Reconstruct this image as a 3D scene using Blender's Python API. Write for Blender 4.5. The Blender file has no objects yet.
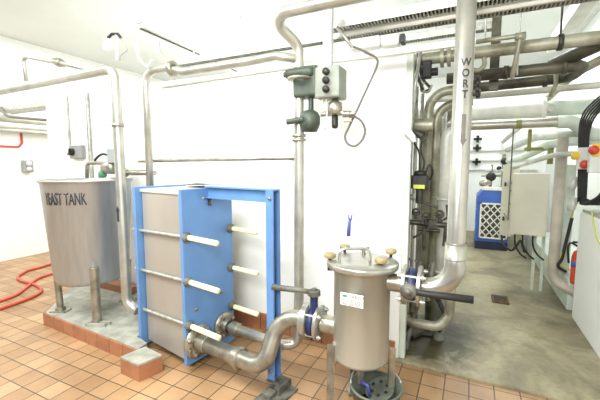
import bpy, bmesh, math, random
from mathutils import Vector, Matrix
random.seed(4)
C = bpy.context.scene.collection
V = Vector
PI = math.pi

# ------------------------------------------------------------------ materials
def lin(h):
    r = [int(h[i:i+2], 16)/255 for i in (0, 2, 4)]
    return [c/12.92 if c <= .04045 else ((c+.055)/1.055)**2.4 for c in r]
def mat(name, col, rough=.5, metal=0., var=.08, scale=6., bump=0., col2=None, stretch=None, detail=4):
    """principled surface with a noise driven colour and roughness variation"""
    m = bpy.data.materials.new(name); m.use_nodes = True
    nt = m.node_tree; N = nt.nodes; L = nt.links; b = N['Principled BSDF']
    b.inputs['Roughness'].default_value = rough; b.inputs['Metallic'].default_value = metal
    tc = N.new('ShaderNodeTexCoord'); mp = N.new('ShaderNodeMapping')
    L.new(tc.outputs['Object'], mp.inputs['Vector'])
    if stretch: mp.inputs['Scale'].default_value = stretch
    no = N.new('ShaderNodeTexNoise'); no.inputs['Scale'].default_value = scale; no.inputs['Detail'].default_value = detail
    L.new(mp.outputs[0], no.inputs['Vector'])
    rp = N.new('ShaderNodeValToRGB'); c = lin(col)
    c2 = lin(col2) if col2 else [x*(1-var*2.2) for x in c]
    rp.color_ramp.elements[0].position = .34; rp.color_ramp.elements[1].position = .62
    rp.color_ramp.elements[0].color = (*c2, 1); rp.color_ramp.elements[1].color = (*c, 1)
    L.new(no.outputs['Fac'], rp.inputs['Fac']); L.new(rp.outputs['Color'], b.inputs['Base Color'])
    if bump:
        bp = N.new('ShaderNodeBump'); bp.inputs['Strength'].default_value = bump; bp.inputs['Distance'].default_value = .004
        L.new(no.outputs['Fac'], bp.inputs['Height']); L.new(bp.outputs[0], b.inputs['Normal'])
    return m
M = {}
M['wall'] = mat('white_paint', 'F3F4EF', .55, 0, .015, 2, .05)
M['panel'] = mat('white_panel', 'F4F5F0', .4, 0, .01, 2)
M['ceil'] = mat('ceiling_paint', 'DADCD6', .8, 0, .02, 1.5)
M['palegreen'] = mat('pale_green_paint', 'D5DED0', .5, 0, .08, 5)
M['steel'] = mat('stainless_steel', 'B6B4AA', .31, .75, .08, 9)
M['brushed'] = mat('brushed_tank_steel', 'B4B8BA', .36, .65, .05, 5, 0, None, (6, 6, .5))
M['dull'] = mat('dull_steel', 'ADA898', .36, .75, .18, 12)
M['dirty'] = mat('dirty_pipe_metal', 'A7A692', .45, .4, .25, 7, .1, '75725E')
M['dark'] = mat('dark_grimy_pipe', '5C5848', .5, .3, .3, 8, .15, '34322A')
M['iron'] = mat('dark_iron', '4B4A44', .5, .6, .3, 20, .1)
M['black'] = mat('black_rubber', '23221F', .55, 0, .2, 15)
M['wpipe'] = mat('white_painted_pipe', 'EAE9E0', .45, 0, .08, 6)
M['creampipe'] = mat('cream_painted_pipe', 'CFD0C4', .42, .15, .15, 6)
M['lightpipe'] = mat('weathered_light_pipe', 'C4C2B6', .34, .7, .12, 7)
M['actgrey'] = mat('olive_grey_enclosure', '8F9386', .45, .1, .12, 8)
M['rust'] = mat('rusty_iron', '7A5636', .7, .2, .3, 14, .2, '4C3A28')
M['tanpipe'] = mat('tan_painted_pipe', 'BFB6A6', .5, 0, .12, 6)
M['vessel'] = mat('strainer_steel', 'BDBDB2', .38, .5, .05, 3, 0, None, (5, 5, .6))
M['dusty'] = mat('dusty_iron', '77756A', .6, .3, .25, 14, .1)
M['galv'] = mat('galvanised_steel', 'C2C2B8', .42, .6, .15, 25)
M['blue'] = mat('blue_enamel', '5F87B8', .42, 0, .06, 5)
M['navy'] = mat('navy_valve_paint', '27305A', .45, .1, .2, 18)
M['compblue'] = mat('compressor_blue', '3F66B8', .4, 0, .06, 5)
M['dkblue'] = mat('dark_blue_plinth', '232A4A', .5, 0, .1, 5)
M['cream'] = mat('cream_plastic', 'F3EFC0', .4, 0, .05, 14)
M['knob'] = mat('tan_knob_plastic', 'A8966A', .5, 0, .12, 18)
M['plates'] = mat('plate_pack_cover', 'ABA497', .42, .3, .03, 2, 0, 'A29A8E', (1, 1, .5))
M['sheet'] = mat('cover_sheet', 'D6D1C6', .38, .35, .08, 5)
M['brick'] = mat('kerb_tile', 'A8704E', .6, 0, .12, 7)
M['cement'] = mat('cement_top', 'A3A294', .8, 0, .15, 9, .2)
M['red'] = mat('red_hose_rubber', 'C44A3C', .45, 0, .08, 8)
M['redpaint'] = mat('red_paint', 'D2452F', .4, 0, .06, 8)
M['grey'] = mat('grey_plastic', '9A9C9A', .45, 0, .06, 10)
M['ltgrey'] = mat('light_grey_enclosure', 'D7D9D3', .45, 0, .05, 8)
M['beige'] = mat('beige_cabinet', 'E0DCC8', .45, 0, .04, 3)
M['actgreen'] = mat('green_actuator', '4C5547', .5, .1, .2, 14)
M['greenknob'] = mat('green_rubber', '4E8A62', .5, 0, .1, 10)
M['bucketm'] = mat('grey_green_plastic', '666C5D', .5, 0, .2, 8, 0, '4C5145')
M['yellow'] = mat('yellow_plastic', 'E8C53A', .45, 0, .05, 10)
M['yelgreen'] = mat('yellow_green_label', 'C8CC4A', .5, 0, .05, 10)
M['band'] = mat('olive_band', '8D8F4E', .5, 0, .05, 10)
M['ink'] = mat('black_lettering', '2A2A2A', .6, 0, .05, 10)
M['inkgrey'] = mat('grey_marking', '6F6A62', .6, 0, .1, 10)
M['labelw'] = mat('white_label', 'F0EFE8', .5, 0, .03, 10)
M['labelg'] = mat('green_print', '4E8F6A', .5, 0, .03, 10)
M['labelr'] = mat('dull_red_print', '9A6A5E', .5, 0, .03, 10)
M['violet'] = mat('violet_blue_plastic', '5A5FB0', .4, 0, .08, 12)
M['glass'] = mat('gauge_face', 'EFEFEA', .2, 0, .02, 5)

def floor_tiles():
    m = bpy.data.materials.new('quarry_tiles'); m.use_nodes = True
    nt = m.node_tree; N = nt.nodes; L = nt.links; b = N['Principled BSDF']
    tc = N.new('ShaderNodeTexCoord'); mp = N.new('ShaderNodeMapping')
    mp.inputs['Location'].default_value = (-.064+.004, -2.491+.004, 0)
    L.new(tc.outputs['Object'], mp.inputs['Vector'])
    br = N.new('ShaderNodeTexBrick'); br.offset = 0; br.squash = 1
    br.inputs['Scale'].default_value = 1
    br.inputs['Brick Width'].default_value = .1565; br.inputs['Row Height'].default_value = .1565
    br.inputs['Mortar Size'].default_value = .0038; br.inputs['Mortar Smooth'].default_value = .2
    br.inputs['Color1'].default_value = (*lin('B3916C'), 1); br.inputs['Color2'].default_value = (*lin('9C7A56'), 1)
    br.inputs['Mortar'].default_value = (*lin('4C3D2E'), 1)
    L.new(mp.outputs[0], br.inputs['Vector'])
    no = N.new('ShaderNodeTexNoise'); no.inputs['Scale'].default_value = 2.2; no.inputs['Detail'].default_value = 6
    L.new(tc.outputs['Object'], no.inputs['Vector'])
    rp = N.new('ShaderNodeValToRGB'); rp.color_ramp.elements[0].position = .35; rp.color_ramp.elements[1].position = .66
    rp.color_ramp.elements[0].color = (.72, .68, .62, 1); rp.color_ramp.elements[1].color = (1.06, 1.04, 1.0, 1)
    L.new(no.outputs['Fac'], rp.inputs['Fac'])
    mx = N.new('ShaderNodeMixRGB'); mx.blend_type = 'MULTIPLY'; mx.inputs['Fac'].default_value = .8
    L.new(br.outputs['Color'], mx.inputs['Color1']); L.new(rp.outputs['Color'], mx.inputs['Color2'])
    L.new(mx.outputs[0], b.inputs['Base Color'])
    b.inputs['Roughness'].default_value = .42
    bp = N.new('ShaderNodeBump'); bp.inputs['Strength'].default_value = .6; bp.inputs['Distance'].default_value = .004; bp.invert = True
    L.new(br.outputs['Fac'], bp.inputs['Height']); L.new(bp.outputs[0], b.inputs['Normal'])
    return m
M['tiles'] = floor_tiles()
def concrete():
    m = bpy.data.materials.new('stained_concrete'); m.use_nodes = True
    nt = m.node_tree; N = nt.nodes; L = nt.links; b = N['Principled BSDF']
    tc = N.new('ShaderNodeTexCoord')
    a = N.new('ShaderNodeTexNoise'); a.inputs['Scale'].default_value = 1.6; a.inputs['Detail'].default_value = 8; a.inputs['Roughness'].default_value = .62; a.inputs['Distortion'].default_value = .6
    L.new(tc.outputs['Object'], a.inputs['Vector'])
    r = N.new('ShaderNodeValToRGB'); e = r.color_ramp.elements
    e[0].position = .32; e[0].color = (*lin('645D49'), 1); e[1].position = .72; e[1].color = (*lin('B9B092'), 1)
    k = r.color_ramp.elements.new(.52); k.color = (*lin('999073'), 1)
    L.new(a.outputs['Fac'], r.inputs['Fac'])
    c = N.new('ShaderNodeTexNoise'); c.inputs['Scale'].default_value = 26; c.inputs['Detail'].default_value = 4
    L.new(tc.outputs['Object'], c.inputs['Vector'])
    r2 = N.new('ShaderNodeValToRGB'); r2.color_ramp.elements[0].position = .3; r2.color_ramp.elements[0].color = (.8, .8, .76, 1)
    r2.color_ramp.elements[1].position = .6; r2.color_ramp.elements[1].color = (1, 1, 1, 1)
    L.new(c.outputs['Fac'], r2.inputs['Fac'])
    mx = N.new('ShaderNodeMixRGB'); mx.blend_type = 'MULTIPLY'; mx.inputs['Fac'].default_value = .8
    L.new(r.outputs['Color'], mx.inputs['Color1']); L.new(r2.outputs['Color'], mx.inputs['Color2'])
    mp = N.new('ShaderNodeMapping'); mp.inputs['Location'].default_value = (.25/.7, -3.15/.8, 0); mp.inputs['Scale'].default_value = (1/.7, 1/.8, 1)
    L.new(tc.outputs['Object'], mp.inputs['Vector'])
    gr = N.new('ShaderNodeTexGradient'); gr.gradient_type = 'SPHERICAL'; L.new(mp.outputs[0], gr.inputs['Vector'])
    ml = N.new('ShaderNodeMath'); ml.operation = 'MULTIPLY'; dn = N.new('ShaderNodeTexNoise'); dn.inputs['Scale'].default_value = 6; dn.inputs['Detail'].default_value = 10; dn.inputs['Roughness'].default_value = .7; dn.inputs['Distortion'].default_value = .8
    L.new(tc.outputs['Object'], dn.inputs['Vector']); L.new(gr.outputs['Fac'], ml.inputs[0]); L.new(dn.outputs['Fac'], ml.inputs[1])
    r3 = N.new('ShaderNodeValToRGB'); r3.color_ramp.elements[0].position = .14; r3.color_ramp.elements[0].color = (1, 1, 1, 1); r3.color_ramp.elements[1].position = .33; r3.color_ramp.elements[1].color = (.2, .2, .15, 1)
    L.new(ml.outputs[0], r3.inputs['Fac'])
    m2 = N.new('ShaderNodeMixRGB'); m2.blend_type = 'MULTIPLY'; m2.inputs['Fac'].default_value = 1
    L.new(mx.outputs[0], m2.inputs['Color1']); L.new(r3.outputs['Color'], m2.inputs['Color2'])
    L.new(m2.outputs[0], b.inputs['Base Color']); b.inputs['Roughness'].default_value = .5
    return m
M['concrete'] = concrete()

# ------------------------------------------------------------------ mesh kit
def frame(d):
    d = V(d).normalized(); a = V((0, 0, 1)) if abs(d.z) < .95 else V((1, 0, 0))
    x = a.cross(d).normalized(); return x, d.cross(x).normalized(), d
class MB:
    def __init__(s): s.bm = bmesh.new()
    def box(s, c, size, rot=None, bev=0.):
        t = bmesh.new(); bmesh.ops.create_cube(t, size=1)
        bmesh.ops.scale(t, vec=size, verts=t.verts)
        if bev: bmesh.ops.bevel(t, geom=t.edges[:], offset=bev, segments=2, affect='EDGES', profile=.5)
        mt = Matrix.Translation(V(c))
        if rot is not None: mt = mt @ (rot.to_4x4() if hasattr(rot, 'to_4x4') else Matrix.Rotation(rot, 4, 'Z'))
        bmesh.ops.transform(t, matrix=mt, verts=t.verts); s._add(t); return s
    def _add(s, t):
        me = bpy.data.meshes.new('tmp'); t.to_mesh(me); t.free(); s.bm.from_mesh(me); bpy.data.meshes.remove(me)
    def bb(s, a, b, bev=0.):
        a, b = V(a), V(b); return s.box((a+b)/2, [abs(q) for q in (b-a)], None, bev)
    def lathe(s, prof, o, d=(0, 0, 1), n=24, smooth=True):
        """profile of (radius, distance along the axis)"""
        x, y, z = frame(d); o = V(o); rings = []
        for r, h in prof:
            if r < 1e-5: rings.append([s.bm.verts.new(o+z*h)])
            else: rings.append([s.bm.verts.new(o+z*h+(x*math.cos(2*PI*i/n)+y*math.sin(2*PI*i/n))*r) for i in range(n)])
        for a, b in zip(rings, rings[1:]):
            for i in range(n):
                j = (i+1) % n
                q = [a[0], b[j], b[i]] if len(a) == 1 else ([a[i], a[j], b[0]] if len(b) == 1 else [a[i], a[j], b[j], b[i]])
                if len(set(q)) > 2:
                    f = s.bm.faces.new(q); f.smooth = smooth
        return s
    def cyl(s, a, b, r, r2=None, n=20):
        a, b = V(a), V(b); h = (b-a).length; r2 = r if r2 is None else r2
        return s.lathe([(0, 0), (r, 0), (r, 1e-4), (r2, h-1e-4), (r2, h), (0, h)], a, b-a, n)
    def tube(s, pts, r, bend=0., n=16, cap=True, seg=8):
        p = [V(q) for q in pts]; path = [p[0]]
        for i in range(1, len(p)-1):
            a, b, c = p[i-1], p[i], p[i+1]; u = (a-b); w = (c-b); lu, lw = u.length, w.length
            if lu < 1e-6 or lw < 1e-6: continue
            u /= lu; w /= lw; ang = u.angle(w)
            if bend <= 0 or ang > PI-.02: path.append(b); continue
            t = min(bend/math.tan(ang/2), lu*.49 if i > 1 else lu*.98, lw*.49 if i < len(p)-2 else lw*.98)
            rad = t*math.tan(ang/2); bis = (u+w).normalized(); cen = b+bis*(rad/math.sin(ang/2))
            s0 = b+u*t-cen; s1 = b+w*t-cen; tot = s0.angle(s1); axis = s0.cross(s1).normalized()
            k = max(3, int(seg*tot/(PI/2)))
            for j in range(k+1): path.append(cen+Matrix.Rotation(tot*j/k, 3, axis) @ s0)
        path.append(p[-1])
        cl = [path[0]]
        for q in path[1:]:
            if (q-cl[-1]).length > 1e-5: cl.append(q)
        path = cl
        x, y, z = frame(path[1]-path[0]); rings = []
        for i, q in enumerate(path):
            d = (path[min(i+1, len(path)-1)]-path[max(i-1, 0)]).normalized()
            ax = z.cross(d)
            if ax.length > 1e-7:
                R = Matrix.Rotation(z.angle(d), 3, ax.normalized()); x = R @ x; y = R @ y
            z = d; rr = r(i/(len(path)-1)) if callable(r) else r
            rings.append([s.bm.verts.new(q+(x*math.cos(2*PI*k/n)+y*math.sin(2*PI*k/n))*rr) for k in range(n)])
        for a, b in zip(rings, rings[1:]):
            for i in range(n):
                f = s.bm.faces.new([a[i], a[(i+1) % n], b[(i+1) % n], b[i]]); f.smooth = True
        if cap: s.bm.faces.new(rings[0][::-1]); s.bm.faces.new(rings[-1])
        return s
    def curve(s, pts, r, n=10, k=8):
        """tube along a Catmull-Rom spline"""
        p = [V(q) for q in pts]; p = [p[0]*2-p[1]]+p+[p[-1]*2-p[-2]]; out = []
        for i in range(1, len(p)-2):
            a, b, c, d = p[i-1:i+3]
            for j in range(k):
                t = j/k; out.append(.5*((2*b)+(c-a)*t+(2*a-5*b+4*c-d)*t*t+(-a+3*b-3*c+d)*t**3))
        out.append(p[-2]); return s.tube(out, r, 0, n)
    def poly(s, pts, d):
        """flat outline extruded by the vector d"""
        a = [s.bm.verts.new(V(q)) for q in pts]; b = [s.bm.verts.new(V(q)+V(d)) for q in pts]; n = len(a)
        s.bm.faces.new(a[::-1]); s.bm.faces.new(b)
        for i in range(n): s.bm.faces.new([a[i], a[(i+1) % n], b[(i+1) % n], b[i]])
        return s
    def flange(s, c, d, R, t=.018, bolts=6, br=.009, bl=.05, hole=0):
        d = V(d).normalized(); c = V(c); x, y, z = frame(d)
        s.lathe([(hole, -t/2), (R, -t/2), (R, t/2), (hole, t/2)] if hole else [(0, -t/2), (R, -t/2), (R, -t/2+1e-4), (R, t/2-1e-4), (R, t/2), (0, t/2)], c, d, 28)
        for i in range(bolts):
            a = 2*PI*(i+.5)/bolts; q = c+(x*math.cos(a)+y*math.sin(a))*R*.82
            s.cyl(q-d*bl/2, q+d*bl/2, br, n=6)
        return s
    def build(s, name, m, parent=None, smooth=None):
        bmesh.ops.recalc_face_normals(s.bm, faces=s.bm.faces)
        me = bpy.data.meshes.new(name)
        if parent is not None: mt = WM[parent.name].inverted(); w = WM[parent.name]
        else:
            zs = min(v.co.z for v in s.bm.verts); xs = [v.co.x for v in s.bm.verts]; ys = [v.co.y for v in s.bm.verts]
            w = Matrix.Translation(((min(xs)+max(xs))/2, (min(ys)+max(ys))/2, zs)); mt = w.inverted()
        s.bm.transform(mt); s.bm.to_mesh(me); s.bm.free(); me.materials.append(m)
        o = bpy.data.objects.new(name, me); C.objects.link(o); WM[o.name] = w
        if parent is not None: o.parent = parent
        else: o.matrix_world = w
        return o
WM = {}
def tag(o, label, cat, group=None):
    o['label'] = label; o['category'] = cat
    if group: o['group'] = group
    return o
def thing(name, label, cat, loc, rz=0., group=None):
    o = bpy.data.objects.new(name, None); C.objects.link(o); o.empty_display_size = .1
    w = Matrix.Translation(V(loc)) @ Matrix.Rotation(rz, 4, 'Z'); o.matrix_world = w; WM[o.name] = w
    return tag(o, label, cat, group)
def struct(name, mb, m, keep_origin=False):
    if keep_origin:
        me = bpy.data.meshes.new(name); bmesh.ops.recalc_face_normals(mb.bm, faces=mb.bm.faces); mb.bm.to_mesh(me); mb.bm.free(); me.materials.append(m)
        o = bpy.data.objects.new(name, me); C.objects.link(o); WM[o.name] = Matrix.Identity(4)
    else: o = mb.build(name, m)
    o['kind'] = 'structure'; return o
def text(name, s, size, pos, xdir, ydir, m, parent, depth=.001, bendc=None, bendr=0, xs=1.):
    """raised lettering; bent round a vertical cylinder when a centre is given"""
    cu = bpy.data.curves.new(name, 'FONT'); cu.body = s; cu.size = size; cu.extrude = depth; cu.align_x = 'CENTER'; cu.align_y = 'CENTER'
    cu.offset = size*.018; cu.resolution_u = 3
    t = bpy.data.objects.new(name+'_c', cu); C.objects.link(t)
    bpy.context.view_layer.update()
    me = bpy.data.meshes.new_from_object(t.evaluated_get(bpy.context.evaluated_depsgraph_get()))
    bpy.data.objects.remove(t); bpy.data.curves.remove(cu)
    x = V(xdir).normalized(); y = V(ydir).normalized(); z = x.cross(y); pos = V(pos)
    b = MB(); b.bm.from_mesh(me); bpy.data.meshes.remove(me)
    if bendc is not None: bmesh.ops.subdivide_edges(b.bm, edges=[e for e in b.bm.edges if e.calc_length() > size*.2], cuts=2)
    for v in b.bm.verts:
        q = v.co.copy(); q.x *= xs
        if bendc is None: v.co = pos+x*q.x+y*q.y+z*q.z
        else:
            a = bendc[2]+q.x/bendr; R = bendr+q.z+.001
            v.co = V((bendc[0]+math.cos(a)*R, bendc[1]+math.sin(a)*R, pos.z+q.y))
    return b.build(name, m, parent)

# ================================================================== SETTING
struct('floor', MB().bb((-6.9, -1.6, -.1), (1.6, 2.73, 0)), M['tiles'], True)
struct('floor.001', MB().bb((-6.9, 2.73, -.1), (-4.95, 9.2, 0)), M['tiles'], True)
b = MB(); b.bb((-.62, 2.69, -.1), (1.6, 9.2, .022), .008); struct('floor_corridor', b, M['concrete'], True)
struct('ceiling', MB().bb((-6.9, -1.6, 3.58), (1.6, 9.2, 3.7)), M['ceil'])
struct('wall_left', MB().bb((-6.9, -1.6, 0), (-6.75, 9.2, 3.58)), M['wall'])
struct('wall_back', MB().bb((-6.75, 9.0, 0), (1.45, 9.2, 3.58)), M['wall'])
struct('wall_right', MB().bb((1.45, -1.6, 0), (1.6, 9.0, 3.58)), M['wall'])
# the white cold-room block that fills the middle of the hall
struct('wall_front', MB().bb((-4.95, 2.72, 0), (-.45, 2.84, 2.40)), M['panel'])
struct('wall_center', MB().bb((-4.95, 2.84, 0), (-.66, 8.5, 2.40)), M['panel'])
b = MB(); b.bb((-.45, 2.735, 0), (-.405, 2.80, 2.40)); b.bb((-.45, 2.80, 0), (-.43, 2.84, 2.40)); struct('trim_1', b, M['palegreen'])
# tile skirting at the foot of the block
b = MB()
for i in range(27):
    b.bb((-.475-.156*(i+1)+.006, 2.70, .0), (-.475-.156*i, 2.72, .16), .003)
struct('baseboard_front', b, M['brick'])
# plinth under the tank: cement top and a tile kerb
b = MB(); b.poly([(-3.66, 1.875, 0), (-2.265, 1.79, 0), (-2.285, 1.89, 0), (-2.45, 1.93, 0), (-2.42, 2.69, 0), (-4.4, 2.69, 0)], (0, 0, .122)); struct('trim_2', b, M['cement'])
b = MB()
for i in range(8):
    p = V((-3.66, 1.86, 0)).lerp(V((-2.265, 1.772, 0)), i/8); q = V((-3.66, 1.86, 0)).lerp(V((-2.265, 1.772, 0)), (i+.97)/8)
    b.poly([p, q, q+V((.0, .016, 0)), p+V((.0, .016, 0))], (0, 0, .118))
for i in range(6):
    p = V((-3.675, 1.86, 0)).lerp(V((-4.41, 2.70, 0)), i/6); q = V((-3.675, 1.86, 0)).lerp(V((-4.41, 2.70, 0)), (i+.97)/6)
    b.poly([p, q, q+V((.016, 0, 0)), p+V((.016, 0, 0))], (0, 0, .118))
struct('trim_3', b, M['brick'])
b = MB(); b.box((-3.62, 2.62, .16), (.62, .14, .08)); struct('trim_7', b, M['brick'])
# low pale wall along the right of the passage
struct('trim_4', MB().bb((.985, 4.45, .02), (1.45, 7.6, .34), .01), M['palegreen'])
struct('wall_low', MB().bb((.99, 3.2, .02), (1.45, 4.26, 1.10), .01), M['wall'])

# ================================================================== CAST-IN TANK
tx, ty = -3.27, 2.12
t = thing('storage_tank', 'large round stainless tank lettered TANK on three legs at far left', 'tank', (tx, ty, .122))
b = MB(); b.lathe([(.0, .44), (.22, .445), (.30, .465), (.318, .50), (.375, 1.385), (.385, 1.395), (.388, 1.405), (.38, 1.412), (.368, 1.405), (.31, .51), (.2, .475), (0, .465)], (tx, ty, 0), n=48)
b.build('shell', M['brushed'], t)
b = MB(); b.lathe([(.372, 1.398), (.392, 1.398), (.392, 1.416), (.372, 1.416), (.372, 1.398)], (tx, ty, 0), n=48); b.build('rim', M['steel'], t)
for k, (px, py) in enumerate([(-2.975, 1.94), (-3.56, 1.96), (-3.20, 2.44)]):
    d = V((px-tx, py-ty, 0)).normalized(); top = V((tx, ty, 0))+d*.345
    b = MB(); b.cyl((px, py, .16), (top.x, top.y, .64 if k == 0 else .56), .038 if k == 0 else .03, .038 if k == 0 else .03); lg = b.build('leg', M['dull'], t)
    b = MB(); b.cyl((px, py, .122), (px, py, .165), .05, .04); b.box((px, py, .129), (.16, .10, .014), .4); b.build('foot_plate', M['dull'], lg)
ang = math.atan2(-ty, -tx)
text('lettering', 'YEAST TANK', .15, (0, 0, 1.255), (1, 0, 0), (0, 0, 1), M['ink'], t, .0012, (tx, ty, ang-.545), .3675, .42)
b = MB()
for sx in (0, 1):
    b.box((-2.975+.05, 1.90+sx*.05, .135), (.16, .03, .026), .45)
tag(b.build('wedge_block', M['cement']), 'small pale wedge blocks under the front foot of the large tank', 'wedge')

# ================================================================== PLATE HEAT EXCHANGER
HA = math.radians(-8); HO = V((-1.837, 1.861, 0))
hu = V((math.cos(HA), math.sin(HA), 0)); hv = V((-math.sin(HA), math.cos(HA), 0))
def H(u, v, z): return HO+hu*u+hv*v+V((0, 0, z))
HR = Matrix.Rotation(HA, 4, 'Z')
def hbox(b, a, c, bev=0.):
    b.box(H((a[0]+c[0])/2, (a[1]+c[1])/2, (a[2]+c[2])/2), (abs(c[0]-a[0]), abs(c[1]-a[1]), abs(c[2]-a[2])), HR, bev); return b
t = thing('plate_heat_exchanger', 'blue framed plate heat exchanger with cream tipped tie bolts', 'heat exchanger', H(0, .25, 0), HA)
hx = t
b = hbox(MB(), (-.032, 0, .05), (0, .50, 1.375), .004); fp = b.build('front_plate', M['blue'], t)
for v, z in ((.03, .12), (.20, 1.30), (.31, 1.33), (.10, .46), (.36, .52)): b = MB(); b.cyl(H(-.002, v, z), H(.006, v, z), .013, n=12); b.build('plate_bolt', M['dull'], fp)
b = hbox(MB(), (-.60, -.01, .05), (-.565, .49, 1.375), .004); b.build('back_plate', M['blue'], t)
b = hbox(MB(), (-.565, .06, .08), (-.034, .47, 1.335)); b.build('plate_pack', M['plates'], t)
b = MB(); b.poly([H(-.565, .035, 1.335), H(-.034, .035, 1.335), H(-.034, .035, 1.366), H(-.30, .035, 1.374), H(-.565, .035, 1.36)], hv*.445); b.build('top_cover', M['sheet'], t)
b = MB(); b.poly([H(-.55, .045, .09), H(-.30, .045, .075), H(-.036, .045, .06), H(-.036, .045, 1.34), H(-.55, .045, 1.345)], hv*.012); b.build('side_cover', M['plates'], t)
b = MB(); b.poly([H(-.33, .26, 1.385), H(-.10, .24, 1.405), H(-.0, .27, 1.398), H(-.0, .42, 1.392), H(-.33, .48, 1.386)], (0, 0, .006)); b.build('bent_flap', M['dull'], t)
b = MB(); hbox(b, (-.56, .215, 1.30), (.60, .285, 1.31)); hbox(b, (.0, .245, 1.31), (.60, .255, 1.38)); hbox(b, (0, .215, 1.38), (.60, .285, 1.39)); b.build('carrying_bar', M['blue'], t)
b = MB(); hbox(b, (.60, .21, .06), (.612, .29, 1.39)); hbox(b, (.612, .21, .06), (.66, .222, 1.39)); hbox(b, (.612, .278, .06), (.66, .29, 1.39)); hbox(b, (.612, .222, 1.378), (.66, .278, 1.39)); col = b.build('support_column', M['blue'], t)
for z in (.13, 1.33): b = MB(); b.cyl(H(.636, .2, z), H(.636, .212, z), .013, n=6); b.build('column_bolt', M['dull'], col)
b = MB(); hbox(b, (.62, .04, 0), (.80, .30, .014)); hbox(b, (.60, .195, .05), (.74, .30, .062)); hbox(b, (.70, .16, .014), (.74, .30, .062)); hbox(b, (.66, .09, .014), (.72, .16, .045), .004); b.cyl(H(.76, .09, .014), H(.76, .09, .03), .016, n=6); b.cyl(H(.70, .24, .062), H(.70, .24, .075), .016, n=6)
b.build('support_foot', M['dusty'], t)
b = MB(); hbox(b, (-.03, .235, 1.285), (.02, .265, 1.30)); b.cyl(H(.012, .25, 1.24), H(.012, .25, 1.30), .012); b.build('hanger_bolt', M['iron'], t)
for v in (.07, .465):
    for z in (1.03, .70, .365):
        f = 0 if v < .2 else -.005
        b = MB(); b.cyl(H(-.66, v-(.045 if v < .2 else 0), z-.01), H(.05, v-(.045 if v < .2 else 0)+.0, z), .0125); rod = b.build('tie_rod', M['galv'], t)
        vv = v-(.045 if v < .2 else 0)
        b = MB(); b.cyl(H(0, vv, z), H(.026, vv, z), .038, n=6); b.cyl(H(.022, vv, z), H(.045, vv, z), .024); b.build('nut', M['dusty'], rod)
        b = MB(); b.cyl(H(.045, vv, z), H(.30 if v > .2 else .33, vv, z-.006), .0195); b.build('sleeve', M['cream'], rod)
for v, z in ((.10, .215), (.375, .235)):
    b = MB(); b.flange(H(.012, v, z), hu, .124 if v < .2 else .105, .024, 8, .015, .06, .045)
    b.lathe([(.05, 0), (.06, .02), (.05, .05)], H(.02, v, z), hu, 24)
    b.build('port_flange', M['dull'], t)
# tiled footing block
b = MB()
P = [(-2.069, 1.63), (-2.02, 1.80), (-2.235, 1.83), (-2.281, 1.644)]
b.poly([(x, y, .118) for x, y in P], (0, 0, .014)); fo = struct('trim_5', b, M['cement'])
b = MB(); b.poly([(x, y, 0) for x, y in P], (0, 0, .118)); struct('trim_6', b, M['brick'])

# ================================================================== PROCESS PIPES
# S-shaped pipe from the near lower port up to the left butterfly valve
SA = H(.03, .10, .215)
b = MB(); b.tube([SA, H(.46, .10, .215), H(.46, .10, .215)+hu*.20, (-1.13, 2.02, .53), (-.93, 2.02, .53)], .057, .17, 24, True, 12)
t = thing('outlet_pipe', 'fat S-bend stainless pipe from the exchanger near port to the first valve', 'pipe', SA)
b.build('pipe_tube', M['dull'], t)
b = MB(); b.cyl(H(.40, .10, .215), H(.44, .10, .215), .066, n=24); b.cyl(H(.44, .10, .215), H(.452, .10, .215), .082, n=8); b.build('union_nut', M['dull'], t)
b = MB(); b.cyl(H(.06, .10, .215), H(.12, .10, .215), .066, n=24); b.build('collar', M['dull'], t)
b = MB(); b.flange((-.935, 2.02, .53), (1, 0, 0), .115, .018, 4, .011, .05); b.build('flange', M['steel'], t)
# vertical pipe from the far lower port to the ceiling bend
SB = H(.03, .375, .235)
t = thing('riser_pipe', 'tall pale vertical pipe in front of the white wall carrying the actuated valve', 'pipe', SB)
vx, vy = -1.09, 2.24
b = MB(); b.tube([SB, H(.60, .375, .235)+hu*.0, (vx, vy-.03, .235), (vx, vy, .6), (vx, vy, 2.36), (-1.20, 2.02, 2.50), (-.42, 2.02, 2.50), (-.42, 2.02, 3.58)], .036, .10, 18)
b.build('pipe_tube', M['lightpipe'], t)
for z in (1.715, 1.745): b = MB(); b.lathe([(.036, 0), (.05, 0), (.05, .018), (.036, .018)], (vx, vy, z)); b.build('coupling', M['dull'], t)
b = MB(); b.cyl(H(.10, .375, .235), H(.17, .375, .235), .05, n=20); b.build('collar', M['dull'], t)
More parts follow.
